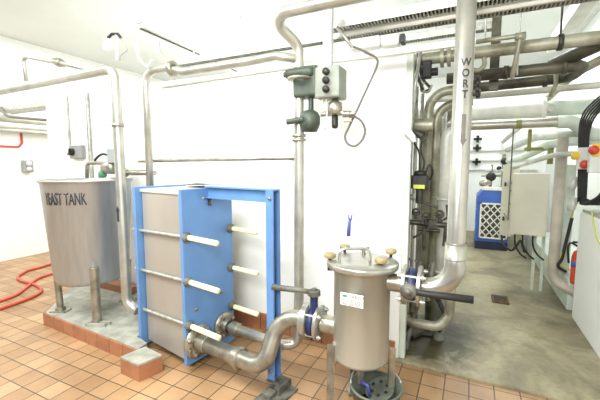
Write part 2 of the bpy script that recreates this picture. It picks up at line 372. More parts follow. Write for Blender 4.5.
# butterfly valves
def butterfly(label, c, lever_dir, lever_len, up, lever_mat='iron', hd=.20):
    c = V(c); t = thing('butterfly_valve', label, 'valve', c)
    b = MB(); b.lathe([(.05, -.02), (.098, -.02), (.098, .02), (.05, .02), (.05, -.02)], c, (1, 0, 0), 28); b.cyl(c+V(up)*.09, c+V(up)*hd, .026); b.cyl(c-V(up)*.12, c-V(up)*.08, .024); b.build('valve_body', M['navy'], t)
    for s in (-1, 1):
        b = MB(); b.flange(c+V((s*.04, 0, 0)), (1, 0, 0), .115, .016, 0); b.build('flange', M['steel'], t)
    for k in range(4):
        a = PI/4+k*PI/2; q = c+V((0, math.cos(a), math.sin(a)))*.095
        b = MB(); b.cyl(q-V((.075, 0, 0)), q+V((.075, 0, 0)), .008, n=8); b.cyl(q+V((.052, 0, 0)), q+V((.066, 0, 0)), .015, n=6); b.cyl(q-V((.066, 0, 0)), q-V((.052, 0, 0)), .015, n=6); b.build('flange_bolt', M['galv'], t)
    h = c+V(up)*hd; d = V(lever_dir).normalized()
    b = MB(); b.cyl(h, h+V(up)*.03, .042, n=18); b.cyl(h+V(up)*.03, h+V(up)*.045, .018, n=8); hub = b.build('lever_hub', M['dusty'], t)
    b = MB(); w = V(up).cross(d).normalized(); L_ = lever_len
    b.tube([h+V(up)*.015, h+d*.10+V(up)*.02, h+d*L_*.5+V(up)*.016, h+d*L_+V(up)*.012], lambda f: .016+.004*f, 0, 10); b.build('lever', M[lever_mat], t)
    return t
butterfly('navy blue butterfly valve between flanges left of the strainer vessel', (-.875, 2.02, .53), (-1, -.35, .12), .28, (0, 0, 1), 'dusty', .18)
butterfly('navy blue butterfly valve with long black lever right of the strainer vessel', (-.265, 2.02, .87), (1, .10, -.02), .31, (0, -.99, .1), 'black', .14)

# ================================================================== STRAINER VESSEL
sx, sy = -.56, 2.02
t = thing('strainer_vessel', 'upright cylindrical stainless strainer with knobbed lid standing on thin legs', 'strainer', (sx, sy, 0))
b = MB(); b.lathe([(0, .36), (.14, .362), (.16, .37), (.168, .39), (.168, .93), (.182, .932), (.182, .945), (0, .945)], (sx, sy, 0), n=48); b.build('vessel', M['vessel'], t)
b = MB(); b.lathe([(0, .945), (.21, .945), (.214, .949), (.214, .972), (.21, .977), (.12, .984), (0, .99)], (sx, sy, 0), n=48); lid = b.build('lid', M['steel'], t)
cr = V((.90, .435, 0)); cf = V((-.435, .90, 0))     # across and away
hc = V((sx, sy, 0))-cr*.055-cf*.06
b = MB(); b.tube([hc-cr*.09+V((0, 0, .98)), hc-cr*.09+V((0, 0, 1.065)), hc+cr*.09+V((0, 0, 1.065)), hc+cr*.09+V((0, 0, .98))], .0085, .04, 10); b.build('lid_handle', M['steel'], lid)
for kx, ky, kz in ((-0.741, 1.951, 1.010), (-0.731, 2.204, 1.010), (-0.437, 1.972, 1.010), (-0.428, 2.213, 1.010)):
    q = V((kx, ky, 0))
    b = MB(); b.lathe([(0, .990), (.028, .990), (.035, .996), (.036, 1.012), (.033, 1.018), (0, 1.018)], q, n=16); kn = b.build('lid_knob', M['knob'], t)
    b = MB(); b.cyl(q+V((0, 0, .92)), q+V((0, 0, .992)), .010, n=10)
    o_ = (q-V((sx, sy, 0))).normalized(); b.box(q+V((0, 0, .925))-o_*.01, (.05, .03, .022), math.atan2(o_.y, o_.x)); b.build('swing_bolt', M['iron'], kn)
b = MB(); q = V((sx, sy, 0))+cr*.03+cf*.12; b.cyl(q+V((0, 0, .98)), q+V((0, 0, 1.02)), .012, n=10); b.tube([q+V((-.02, 0, 1.01)), q+V((.035, .01, 1.03))], .007, 0, 8); b.build('vent_cock', M['dull'], lid)
for a in (186, -8, 95):
    d = cr*math.cos(math.radians(a))+cf*math.sin(math.radians(a)); n_ = V((-d.y, d.x, 0)); q = V((sx, sy, 0))+d*.168
    b = MB(); b.poly([q-n_*.022+V((0, 0, .02)), q+n_*.022+V((0, 0, .02)), q+n_*.022+V((0, 0, .46)), q+V((0, 0, .475)), q-n_*.022+V((0, 0, .46))], d*.006)
    b.poly([q-n_*.022+V((0, 0, .02)), q-n_*.016+V((0, 0, .02)), q-n_*.016+V((0, 0, .45)), q-n_*.022+V((0, 0, .45))], d*.04)
    lg = b.build('leg', M['dull'], t)
    b = MB(); b.box(q+d*.015+V((0, 0, .01)), (.07, .07, .02), math.atan2(d.y, d.x)); b.build('foot_pad', M['dull'], lg)
b = MB(); b.cyl((sx-.20, sy, .53), (sx-.14, sy, .53), .057); b.cyl((sx-.255, sy, .53), (sx-.20, sy, .53), .057); b.build('inlet_nozzle', M['dull'], t)
b = MB(); b.cyl((sx+.14, sy, .87), (sx+.27, sy, .87), .052); b.build('outlet_nozzle', M['dull'], t)
q = V((sx, sy, 0)); 
b = MB(); b.cyl(q+V((0, 0, .20)), q+V((0, 0, .35)), .021); b.cyl(q+V((0, 0, .245)), q+V((0, 0, .285)), .03, n=6); dr = b.build('drain_pipe', M['dull'], t)
e = q-cf*.03+V((0, 0, .22)); b = MB(); b.tube([e, e+cr*.035-cf*.03, e+cr*.05-cf*.035-V((0, 0, .07))], .010, .01, 8); b.build('drain_handle', M['violet'], dr)
# rating plate
la = math.atan2(-cf.y, -cf.x)-.50
nd = V((math.cos(la), math.sin(la), 0)); td = V((-nd.y, nd.x, 0)); lp = q+nd*.1715+V((0, 0, .79))
lr = Matrix.Rotation(math.atan2(td.y, td.x), 4, 'Z')
b = MB(); b.box(lp, (.135, .006, .072), lr); lb = b.build('label_plate', M['labelw'], t)
b = MB(); b.box(lp+nd*.0035-td*.042+V((0, 0, .019)), (.028, .001, .014), lr); b.build('label_emblem', M['labelg'], lb)
text('label_print', 'YARD7', .028, lp+nd*.0036+td*.026+V((0, 0, .018)), td, (0, 0, 1), M['labelr'], lb, .0004)
text('label_print', '51 100 250', .023, lp+nd*.0036+V((0, 0, -.008)), td, (0, 0, 1), M['inkgrey'], lb, .0004)
text('label_print', 'AL 220 030', .023, lp+nd*.0036+V((0, 0, -.026)), td, (0, 0, 1), M['inkgrey'], lb, .0004)

# ================================================================== WORT PIPE
t = thing('wort_pipe', 'thick vertical stainless pipe lettered WORT with a grey down arrow', 'pipe', (-.055, 2.02, .87))
b = MB(); b.tube([(-.215, 2.02, .87), (-.05, 2.02, .87), (-.05, 2.02, 3.58)], .047, .155, 28, True, 14); tb = b.build('pipe_tube', M['steel'], t)
b = MB(); b.tube([(-.195, 2.02, .87), (-.05, 2.02, .87), (-.05, 2.02, 1.13)], .054, .15, 28, True, 14); b.build('elbow', M['steel'], t)
for z in (1.045, 1.13): b = MB(); b.lathe([(.0545, 0), (.0555, .002), (.0555, .006), (.0545, .008)], (-.05, 2.02, z), n=28); b.build('weld_seam', M['dull'], tb)
b = MB(); b.lathe([(.0545, 0), (.056, .003), (.0545, .008)], (-.20, 2.02, .87), (1, 0, 0), 28); b.build('weld_seam', M['dull'], tb)
wa = math.atan2(-2.02, .05)
for i, ch in enumerate('WORT'):
    text('lettering', ch, .054, (0, 0, 2.057-.052*i), (1, 0, 0), (0, 0, 1), M['ink'], t, .0008, (-.05, 2.02, wa+.22), .0472, .85)
b = MB()
def onpipe(s, z): a = wa+.22+s/.0475; return V((-.05+.0475*math.cos(a), 2.02+.0475*math.sin(a), z))
nd = V((math.cos(wa), math.sin(wa), 0))
for k in range(4):
    u0, u1 = -.011+.0055*k, -.0055+.0055*k; b.poly([onpipe(u0, 1.805), onpipe(u0, 1.68), onpipe(u1, 1.68), onpipe(u1, 1.805)], nd*.001)
for k in range(8):
    u0, u1 = -.02+.005*k, -.015+.005*k; z0, z1 = 1.645+.035*abs(u0)/.02, 1.645+.035*abs(u1)/.02
    b.poly([onpipe(u0, 1.6801), onpipe(u0, z0), onpipe(u1, z1), onpipe(u1, 1.6801)], nd*.001)
b.build('flow_arrow', M['inkgrey'], t)

# ================================================================== BUCKET
bc = (-0.454, 1.996, 0.220)
t = thing('bucket', 'grey green plastic bucket under the strainer drain', 'bucket', (bc[0], bc[1], 0))
o = (bc[0], bc[1], 0)
b = MB(); b.lathe([(0, .002), (.105, .002), (.115, .01), (.148, .215), (.158, .218), (.158, .228), (.145, .228), (.11, .016), (0, .014)], o, n=36); b.build('pail', M['bucketm'], t)
q = V((bc[0], bc[1], .225))
b = MB(); b.tube([q+cr*.152*math.cos(a)+cf*.152*math.sin(a)*.9+V((0, 0, .012+.04*math.sin(a))) for a in [PI*i/16 for i in range(17)]], .005, 0, 8); b.build('bail_handle', M['galv'], t)
b = MB(); b.lathe([(.0, .08), (.125, .08), (.125, .09), (0, .09)], o, n=30); b.build('dark_water', M['iron'], t)
sd = (V((0, 0, 1))-cr*.35-cf*.25).normalized(); sc_ = V(o)+cr*.035+cf*.04+V((0, 0, .17))
b = MB(); b.lathe([(.0, 0), (.085, 0), (.092, .012), (.085, .012), (0, .006)], sc_, sd, n=30); sv = b.build('sieve_disc', M['bucketm'], t)
ux, uy, uz = frame(sd)
for k in range(6): a = k*PI/3; q = sc_+(ux*math.cos(a)+uy*math.sin(a))*.05+sd*.011; b = MB(); b.cyl(q, q+sd*.002, .011, n=10); b.build('sieve_hole', M['black'], sv)

# ================================================================== LEFT WALL AND LEFT ROOM
b = MB()
b.bb((-6.75, 3.26, 1.43), (-6.66, 3.40, 1.63), .006); t = thing('switch_box', 'grey isolator box on the far left wall', 'switch', (-6.70, 3.33, 1.43)); b.build('enclosure', M['grey'], t)
b = MB(); b.lathe([(0, 0), (.045, 0), (.045, .02), (0, .02)], (-6.66, 3.33, 1.57), (1, 0, 0)); b.bb((-6.66, 3.31, 1.56), (-6.63, 3.35, 1.58)); b.build('rotary_knob', M['ltgrey'], t)
b = MB(); b.lathe([(0, 0), (.04, 0), (.04, .015), (0, .015)], (-6.66, 3.33, 1.48), (1, 0, 0)); b.build('socket_cover', M['ltgrey'], t)
b = MB(); b.tube([(-6.735, 2.931, 1.848), (-6.735, 3.244, 1.846), (-6.735, 3.292, 1.915), (-6.735, 3.293, 2.128)], .016, .05, 10); t = tag(b.build('red_pipe', M['redpaint']), 'thin red pipe bending up the far left wall', 'pipe')
for i, (y0, y1, r, m, lab) in enumerate([(118, 125, .055, 'creampipe', 'upper of the fat cream pipes along the far left wall'), (125, 131, .05, 'wpipe', 'middle white pipe along the far left wall'), (131, 135, .03, 'creampipe', 'lowest and thinnest pipe along the far left wall')]):
    a = (-6.620, 2.887, 2.284) if i == 0 else ((-6.620, 2.879, 2.178) if i == 1 else (-6.620, 2.874, 2.101))
    b = MB(); b.tube([(a[0], -1.4, a[2]), (a[0], 8.9, a[2])], r, 0, 16); tag(b.build('wall_pipe', M[m]), lab, 'pipe')
# cable tray in the left room
t = thing('cable_tray', 'grey cable tray crossing the room behind the left wall corner', 'cable tray', (-5.9, 3.06, 2.37))
b = MB(); b.bb((-6.74, 2.92, 2.37), (-4.97, 2.94, 2.44)); b.bb((-6.74, 3.18, 2.37), (-4.97, 3.20, 2.44)); b.build('side_rail', M['galv'], t)
b = MB()
for i in range(30): b.bb((-6.72+i*.058, 2.94, 2.375), (-6.69+i*.058, 3.18, 2.385))
b.build('rungs', M['galv'], t)
b = MB(); b.curve([(-6.666, 2.900, 2.545), (-6.404, 2.900, 2.377), (-6.251, 2.900, 2.279), (-5.830, 2.900, 2.226), (-5.295, 2.900, 2.168)], .02, 8); tag(b.build('black_cable', M['inkgrey']), 'grey cable sagging under the left room cable tray', 'cable')
# red hose
b = MB()
b.curve([(-4.448, 1.744, 0.018), (-4.476, 1.932, 0.018), (-4.503, 2.109, 0.018), (-4.576, 2.281, 0.018), (-4.729, 2.395, 0.018), (-5.024, 2.456, 0.018), (-5.287, 2.459, 0.018), (-5.528, 2.528, 0.018), (-5.727, 2.736, 0.018), (-5.748, 2.891, 0.018), (-5.773, 3.115, 0.018), (-5.479, 3.137, 0.018), (-5.269, 2.957, 0.018), (-5.262, 2.804, 0.018), (-5.199, 2.593, 0.018), (-4.967, 2.359, 0.018), (-4.759, 2.121, 0.018), (-4.706, 1.851, 0.018)], .017, 10)
tag(b.build('hose', M['red']), 'red rubber hose looped on the tiles beside the large tank', 'hose')
# big pipe at upper left
t = thing('transfer_pipe', 'fat pale pipe crossing the upper left and dropping past the tank', 'pipe', (-2.78, 2.0, .3))
DY = 1.98
pts = [(-5.747, 1.980, 2.253), (-4.383, 1.980, 2.287), (-2.546, 1.980, 2.353), (-2.563, 1.980, 0.435), (-2.467, 1.980, 0.222)]
dn = (-2.518, 1.980, 1.262)
b = MB(); b.tube([(-6.7, 1.98, 2.27), (-2.62, 1.98, 2.33), (-2.62, 1.98, .36), (-2.50, 1.99, .31)], .04, .09, 20); tb = b.build('pipe_tube', M['lightpipe'], t)
b = MB(); b.lathe([(.04, 0), (.048, 0), (.048, .03), (.04, .03)], (-2.62, 1.98, 1.86)); b.build('collar', M['dull'], t)
b = MB(); b.poly([(-2.627, 1.938, 1.08), (-2.61, 1.938, 1.08), (-2.61, 1.938, 1.17), (-2.627, 1.938, 1.17)], (0, -.0025, 0)); b.poly([(-2.637, 1.938, 1.17), (-2.60, 1.938, 1.17), (-2.6185, 1.938, 1.21)], (0, -.0025, 0)); b.build('flow_arrow', M['ink'], t)
# small loop above the big pipe
b = MB(); b.tube([(-3.885, 1.980, 2.319), (-3.916, 1.980, 2.593), (-3.342, 1.980, 2.458), (-2.933, 1.980, 2.351)], .019, .05, 10); t = thing('bypass_pipe', 'thin pipe loop with a union above the fat upper left pipe', 'pipe', (-3.885, 1.980, 2.319)); b.build('pipe_tube', M['lightpipe'], t)
a = V((-3.428, 1.980, 2.486)); c = V((-3.284, 1.980, 2.442)); b = MB(); b.cyl(a, c, .026, n=8); d = (c-a).normalized(); b.cyl(a.lerp(c, .35), a.lerp(c, .65), .038, n=8); b.build('union', M['dull'], t)
# second pipe with bend and clamp, at the top of the white wall
t = thing('header_pipe', 'pale pipe rising by the tank and running right along the white wall top', 'pipe', (-2.53, 2.2, .9))
zt = 2.325
b = MB(); b.tube([(-2.53, 2.2, .95), (-2.53, 2.2, zt+.02), (-2.28, 2.2, zt+.02), (-2.10, 2.2, zt-.03), (-1.5, 2.2, zt-.03), (-1.25, 2.2, zt-.02), (-1.10, 2.22, zt-.05)], .031, .11, 18); b.build('pipe_tube', M['lightpipe'], t)
b = MB(); b.lathe([(.03, 0), (.056, 0), (.062, .02), (.056, .045), (.03, .045)], (-2.24, 2.2, zt+.006), (1, 0, 0)); b.box((-2.22, 2.2, zt-.055), (.03, .03, .05)); b.build('clamp_ring', M['dull'], t)
# thin white pipe crossing the wall
t = thing('cross_pipe', 'slim horizontal pipe crossing the white wall above the heat exchanger', 'pipe', (-2.2, 2.2, 1.59))
b = MB(); b.cyl((-2.72, 2.25, 1.585), (-1.125, 2.25, 1.60), .0145); b.build('pipe_tube', M['dull'], t)
b = MB(); b.cyl((-1.17, 2.25, 1.60), (-1.12, 2.25, 1.60), .02); b.build('end_ferrule', M['dull'], t)
# conduits on the wall by the tank
for x, r, z0, lab in ((-4.48, .012, 1.3, 'thin white conduit dropping to the wall switch above the tank'), (-4.08, .022, 1.2, 'thicker white conduit right of the wall switch above the tank')):
    b = MB(); b.cyl((x, 2.72-r, z0+.35 if r < .02 else z0), (x, 2.72-r, 2.40), r, n=12); tag(b.build('conduit', M['galv']), lab, 'conduit')
q = V((-4.315, 2.700, 1.708))
t = thing('pull_switch', 'grey rotary switch with black knob on the white wall above the tank', 'switch', q)
b = MB(); b.box(q, (.24, .07, .16), None, .01); b.build('enclosure', M['grey'], t)
b = MB(); b.lathe([(0, 0), (.045, 0), (.04, .03), (0, .03)], q+V((-.05, -.035, 0)), (0, -1, 0)); b.box(q+V((-.05, -.07, 0)), (.02, .02, .08)); b.build('knob', M['black'], t)
b = MB(); b.cyl(q+V((-.20, 0, -.02)), q+V((-.11, 0, -.02)), .02); b.build('cable_gland', M['dull'], t)
# dosing pump and pipework behind the tank
t = thing('dosing_pump', 'small pump with grey motor box behind the tank rim', 'pump', (-3.324, 2.450, 1.446))
q = V((-3.309, 2.450, 1.643))
b = MB(); b.box(q, (.12, .10, .15), None, .01); b.build('motor_box', M['grey'], t)
q2 = V((-3.397, 2.450, 1.519)); b = MB(); b.lathe([(0, -.09), (.05, -.09), (.065, -.06), (.065, .06), (.05, .09), (0, .09)], q2, (1, 0, 0)); b.build('pump_body', M['dull'], t)
b = MB(); b.curve([q+V((-.06, 0, .0)), q+V((-.20, 0, .02)), q+V((-.31, 0, -.03)), q+V((-.32, 0, -.07))], .013, 8); b.build('pump_cable', M['black'], t)
q3 = V((-3.549, 2.450, 1.422)); b = MB(); b.lathe([(0, -.05), (.03, -.05), (.045, 0), (.03, .05), (0, .05)], q3+V((.03, 0, .03)), (.5, 0, 1)); b.build('grip_ball', M['greenknob'], t)
b = MB(); b.tube([(-3.798, 2.450, 1.275), (-3.770, 2.450, 1.572), (-3.238, 2.450, 1.570), (-3.155, 2.450, 1.479), (-2.812, 2.450, 1.482)], .02, .05, 12); b.build('suction_pipe', M['dull'], t)
b = MB(); b.tube([(-3.076, 2.300, 1.473), (-2.577, 2.300, 1.478)], .022, 0, 12); b.cyl((-3.047, 2.300, 1.473), (-2.962, 2.300, 1.474), .04, n=8); tag(b.build('branch_pipe', M['dull']), 'short horizontal branch pipe joining the two uprights by the tank', 'pipe')

# ================================================================== OVERHEAD LEFT / CENTRE
# slotted channel along the ceiling
a = V((-2.799, 2.395, 2.800)); c = V((-2.902, 4.251, 2.800))
t = thing('slotted_channel', 'white ceiling trunking strip with a dark slot running away at upper left', 'trunking', a)
d = (c-a).normalized(); w = V((d.y, -d.x, 0)); rr = math.atan2(d.y, d.x)
b = MB(); b.box((a+c)/2+V((0, 0, .03)), ((c-a).length, .10, .04), rr); b.build('trunking_body', M['wpipe'], t)
b = MB(); b.box((a+c)/2+V((0, 0, .007)), ((c-a).length*.99, .018, .01), rr); b.build('slot', M['iron'], t)
b = MB(); b.bb((a.x-.045, a.y-.02, 2.85), (a.x+.045, a.y+.07, 3.58)); b.build('drop_post', M['wpipe'], t)
b = MB(); b.cyl((c.x, c.y-.1, 2.84), (c.x, c.y-.1, 3.58), .008, n=8); b.build('hanger_rod', M['galv'], t)
# white float sensor with curly leads
q = V((-2.850, 2.100, 2.595))
t = thing('float_sensor', 'little white sensor head with dark clip above the fat pipe bend', 'sensor', q)
b = MB(); b.lathe([(0, -.07), (.03, -.06), (.038, -.02), (.03, .03), (0, .04)], q, (.3, 0, 1)); b.build('sensor_head', M['wpipe'], t)
b = MB(); b.tube([(-2.847, 2.100, 2.635), (-2.793, 2.100, 2.660), (-2.719, 2.100, 2.648), (-2.684, 2.100, 2.611)], .012, .02, 8); b.build('clip', M['black'], t)
b = MB(); b.curve([(-2.696, 2.100, 2.621), (-2.627, 2.100, 2.554), (-2.618, 2.100, 2.505), (-2.694, 2.100, 2.474), (-2.645, 2.050, 2.415)], .006, 6); b.build('lead', M['grey'], t)
b = MB(); b.cyl((-2.744, 2.100, 2.644), (-2.643, 2.020, 2.406), .009, n=8); b.build('stem', M['wpipe'], t)
b = MB(); b.curve([(-2.504, 2.150, 2.631), (-2.557, 2.150, 2.543), (-2.540, 2.150, 2.443), (-2.450, 2.150, 2.368), (-2.390, 2.150, 2.408)], .008, 8); tag(b.build('white_cable', M['wpipe']), 'loose white cable loop below the drop post at upper left', 'cable')
b = MB(); b.curve([(-2.304, 2.150, 2.538), (-2.297, 2.150, 2.459), (-2.235, 2.150, 2.373), (-2.249, 2.150, 2.321)], .008, 8); tag(b.build('short_cable', M['grey']), 'short grey cable from the slotted trunking to the header pipe', 'cable')
# the ceiling pipe bend is part of the riser; thin wall conduit under the header
b = MB(); b.cyl((-2.9, 2.71, 2.345), (-1.35, 2.71, 2.365), .011, n=10); tag(b.build('conduit', M['creampipe']), 'thin conduit along the top edge of the white wall', 'conduit')
# cable ladders over the front of the white block
def ladder(label, x0, x1, y, z, w, cover):
    t = thing('cable_ladder', label, 'cable tray', ((x0+x1)/2, y, z))
    for s in (-1, 1):
        b = MB(); b.bb((x0, y+s*w/2-.004, z), (x1, y+s*w/2+.004, z+.055)); b.build('side_rail', M['galv'], t)
    b = MB(); n = int((x1-x0)/.022)
    for i in range(n): b.bb((x0+.01+i*.022, y-w/2, z+.004), (x0+.019+i*.022, y+w/2, z+.012))
    b.build('rungs', M['galv'], t)
    for k in range(cover):
        yy = y-w/2+(k+.7)*w/(cover+.4)
        b = MB(); b.curve([(x0+(x1-x0)*j/6, yy+random.uniform(-.006, .006), z+.026+random.uniform(0, .006)) for j in range(7)], .012, 7, 4); b.build('cable', M['iron'] if k % 2 else M['black'], t)
    for xx in (x0+.3, x1-.2):
        b = MB(); b.cyl((xx, y, z+.01), (xx, y, 3.58), .006, n=8); b.build('hanger_rod', M['galv'], t)
ladder('long cable ladder running at the top right, the nearer of two', -.95, 1.42, 2.38, 2.475, .09, 3)
ladder('long cable ladder running above the white wall, the farther of two', -2.6, 1.42, 2.55, 2.468, .07, 2)
b = MB(); b.cyl((-.85, 2.47, 2.475), (1.42, 2.47, 2.475), .018, n=14); tag(b.build('ladder_pipe', M['wpipe']), 'white pipe running between the two overhead cable ladders', 'pipe')
b = MB(); b.bb((-1.05, 2.42, 2.275), (.0, 2.46, 2.315), .006); tag(b.build('support_rail', M['wpipe']), 'white square rail crossing at the top right end of the white wall', 'rail')
for a0, a1, lab in (((-0.803, 2.500, 2.397), (-0.589, 2.500, 2.393), 'long white luminaire end box below the cable ladders'), ((-0.568, 2.500, 2.390), (-0.461, 2.500, 2.387), 'shorter box with a black end below the cable ladders')):
    t = thing('lamp_box', lab, 'lamp', a0); a0 = V(a0); a1 = V(a1)
    b = MB(); b.box((a0+a1)/2, ((a1-a0).length, .09, .075), None, .015); b.build('housing', M['wpipe'], t)
    b = MB(); b.box(a1+V((.02, 0, 0)), (.03, .07, .06), None, .006); b.build('end_cap', M['wpipe'] if 'long' in lab else M['black'], t)
ladder('short cable ladder farthest back above the left pipe bank', -.62, .12, 3.4, 2.66, .08, 1)
# white vertical trunking feeding the actuator
a = V((-0.854, 2.200, 2.569)); c = V((-0.861, 2.200, 2.179))
t = thing('cable_drop', 'white vertical trunking dropping beside the green actuated valve', 'trunking', c)
b = MB(); b.bb((c.x-.028, 2.18, c.z), (c.x+.028, 2.225, 3.58)); b.build('trunking_body', M['ltgrey'], t)
for k, (p0, p1, p2, p3) in enumerate([((-0.875, 2.200, 2.181), (-0.895, 2.200, 2.081), (-0.894, 2.200, 1.952), (-0.873, 2.200, 1.905)), ((-0.861, 2.200, 2.179), (-0.881, 2.200, 2.080), (-0.866, 2.200, 1.898), (-0.879, 2.200, 1.782)), ((-0.833, 2.200, 2.176), (-0.839, 2.200, 2.114), (-0.860, 2.200, 2.039), (-0.873, 2.200, 1.989)), ((-0.847, 2.200, 2.177), (-0.826, 2.200, 2.125), (-0.818, 2.200, 2.073), (-0.832, 2.200, 2.024))]):
    b = MB(); b.curve([p0, p1, p2, p3], .006, 7); b.build('lead', M['creampipe'] if k < 2 else M['grey'], t)
# strut clip
b = MB(); b.tube([(-0.838, 2.300, 2.465), (-0.732, 2.300, 2.322)], .012, 0, 6); b.tube([(-0.771, 2.350, 2.471), (-0.864, 2.350, 2.506)], .010, 0, 6); tag(b.build('strut_brace', M['galv']), 'short grey diagonal brace beside the white vertical trunking', 'bracket')
# actuated valve
t = thing('actuated_valve', 'green grey motorised valve actuator mounted on the pale riser pipe', 'valve', (vx+.1, vy, 1.85))
q = V((-0.854, 2.240, 2.085)); 
b = MB(); b.box(q, (.17, .16, .20), None, .012); b.build('control_box', M['actgrey'], t)
for k in range(3):
    b = MB(); b.cyl(q+V((.0, -.08, .06-.055*k)), q+V((.0, -.105, .06-.055*k)), .022, n=12); b.build('terminal_cap', M['iron'], t)
q = V((-1.022, 2.240, 2.108)); b = MB(); b.box(q, (.17, .14, .20), None, .015); b.build('gear_housing', M['actgreen'], t)
b = MB(); q = V((-1.054, 2.180, 2.164)); b.lathe([(0, -.1), (.03, -.1), (.035, -.07), (.035, .07), (.03, .1), (0, .1)], q, (1, 0, 0), 16); b.cyl(q+V((-.12, 0, 0)), q+V((-.09, 0, 0)), .018); b.build('cylinder', M['actgreen'], t)
b = MB(); q = V((-1.054, 2.180, 2.125)); b.lathe([(.04, -.006), (.085, -.006), (.085, .006), (.04, .006), (.04, -.006)], q, (0, 0, 1), 20); b.build('clamp_disc', M['dirty'], t)
b = MB(); a = V((-0.999, 2.240, 2.026)); c = V((-0.999, 2.240, 1.912)); b.cyl(c, a, .018); b.build('stem', M['actgreen'], t)
q = V((-1.006, 2.240, 1.859)); b = MB(); b.lathe([(0, -.085), (.05, -.08), (.07, -.03), (.07, .02), (.055, .05), (.03, .065), (0, .07)], q, (0, 0, 1), 20); b.cyl(q+V((-.02, -.06, 0)), q+V((-.14, -.075, -.015)), .02); b.build('valve_bonnet', M['actgreen'], t)
# air regulator
q = V((-0.824, 2.240, 1.901))
t = thing('air_regulator', 'small metal air regulator with drain bowl right of the green actuator', 'regulator', q)
b = MB(); b.lathe([(0, .09), (.02, .09), (.024, .07), (.045, .06), (.05, .02), (.045, -.01), (.03, -.02), (0, -.02)], q, (0, 0, 1), 18); b.build('bonnet', M['dull'], t)
b = MB(); b.lathe([(0, -.11), (.018, -.105), (.022, -.09), (.022, -.02), (0, -.02)], q, (0, 0, 1), 14); b.build('bowl', M['iron'], t)
b = MB(); b.cyl(q+V((-.10, 0, -.01)), q+V((.06, 0, -.01)), .016, n=10); b.cyl(q+V((.06, 0, -.02)), q+V((.11, -.01, -.02)), .022, n=6); b.cyl(q+V((.11, -.01, -.02)), q+V((.14, -.01, -.02)), .012, n=8); b.box(q+V((.09, 0, -.065)), (.05, .02, .012), None, .003); b.build('fitting', M['dull'], t)
# cable with a loop and the hanging tool
b = MB(); b.curve([(-0.764, 2.400, 2.362), (-0.665, 2.400, 2.309), (-0.596, 2.400, 2.261), (-0.589, 2.400, 2.208), (-0.636, 2.360, 2.075), (-0.685, 2.300, 1.926), (-0.739, 2.280, 1.803), (-0.766, 2.280, 1.738), (-0.744, 2.280, 1.690), (-0.695, 2.280, 1.676), (-0.648, 2.280, 1.714), (-0.629, 2.280, 1.772), (-0.645, 2.260, 1.828), (-0.689, 2.250, 1.862), (-0.727, 2.240, 1.863)], .0075, 8)
tag(b.build('looped_cable', M['inkgrey']), 'dark grey cable looping down the white wall from the ceiling ladder', 'cable')
t = thing('hanging_tool', 'violet blue handle hanging on a thin wire in front of the white wall', 'tool', (-0.735, 2.280, 1.064))
b = MB(); b.curve([(-0.716, 2.280, 1.683), (-0.700, 2.280, 1.550), (-0.712, 2.280, 1.382), (-0.723, 2.280, 1.210)], .0018, 5); b.build('wire', M['grey'], t)
b = MB(); b.tube([(-0.723, 2.280, 1.176), (-0.727, 2.280, 1.148), (-0.732, 2.280, 1.064)], lambda f: .010+.004*f, 0, 10); b.tube([(-0.736, 2.280, 1.210), (-0.725, 2.280, 1.169)], .006, 0, 8); b.tube([(-0.709, 2.280, 1.211), (-0.718, 2.280, 1.169)], .006, 0, 8); b.build('grip', M['violet'], t)

# ================================================================== PASSAGE: LEFT PIPE BANK
def bank(label, x, y, r, pts_above, z0, m, bend=.12):
    b = MB(); b.tube([(x, y, z0)]+pts_above, r, bend, 16)
    t = thing('bank_pipe', label, 'pipe', (x, y, z0)); b.build('pipe_tube', M[m], t)
    if z0 < .4:
        for z in (.62, 1.25): b = MB(); b.lathe([(r, 0), (r+.008, 0), (r+.008, .022), (r, .022)], (x, y, z), n=16); b.build('joint_ring', M[m], t)
    return t
bank('dark grimy upright pipe hugging the end of the white wall', -.475, 3.0, .032, [(-.475, 3.0, 2.3)], .022, 'dark')
bank('second upright pipe from the white wall end, bending right overhead', -.345, 3.3, .040, [(-.345, 3.3, 2.17), (-.02, 3.3, 2.19)], .42, 'dirty', .16)
bank('third upright pipe from the white wall end, bending right below the second', -.285, 3.36, .038, [(-.285, 3.36, 2.07), (.0, 3.36, 2.09)], .022, 'dirty', .16)
bank('broad pale upright pipe behind the WORT pipe', -.185, 3.2, .05, [(-.185, 3.2, 1.80), (-.05, 3.2, 1.86)], .022, 'creampipe', .06)
bank('slim pale upright pipe at the back of the left pipe bank', -.24, 3.7, .022, [(-.24, 3.7, 2.1)], .022, 'creampipe')
bank('upright pipe at the far end of the left pipe bank', -.30, 4.2, .05, [(-.30, 4.2, 2.1), (-.05, 4.2, 2.12)], .022, 'dirty', .14)
bank('slim dark upright pipe deep in the left pipe bank', -.52, 3.5, .02, [(-.52, 3.5, 2.3)], .022, 'dark')
bank('slim pale upright tube between the white wall end and the second pipe', -.425, 3.14, .016, [(-.425, 3.14, 2.2)], .022, 'galv')
bank('thin light upright tube behind the black actuator head', -.415, 3.45, .02, [(-.415, 3.45, 2.2)], .022, 'lightpipe')
bank('faint thin upright tube at the back between the bending pipes', -.33, 3.7, .022, [(-.33, 3.7, 2.0)], .022, 'lightpipe')
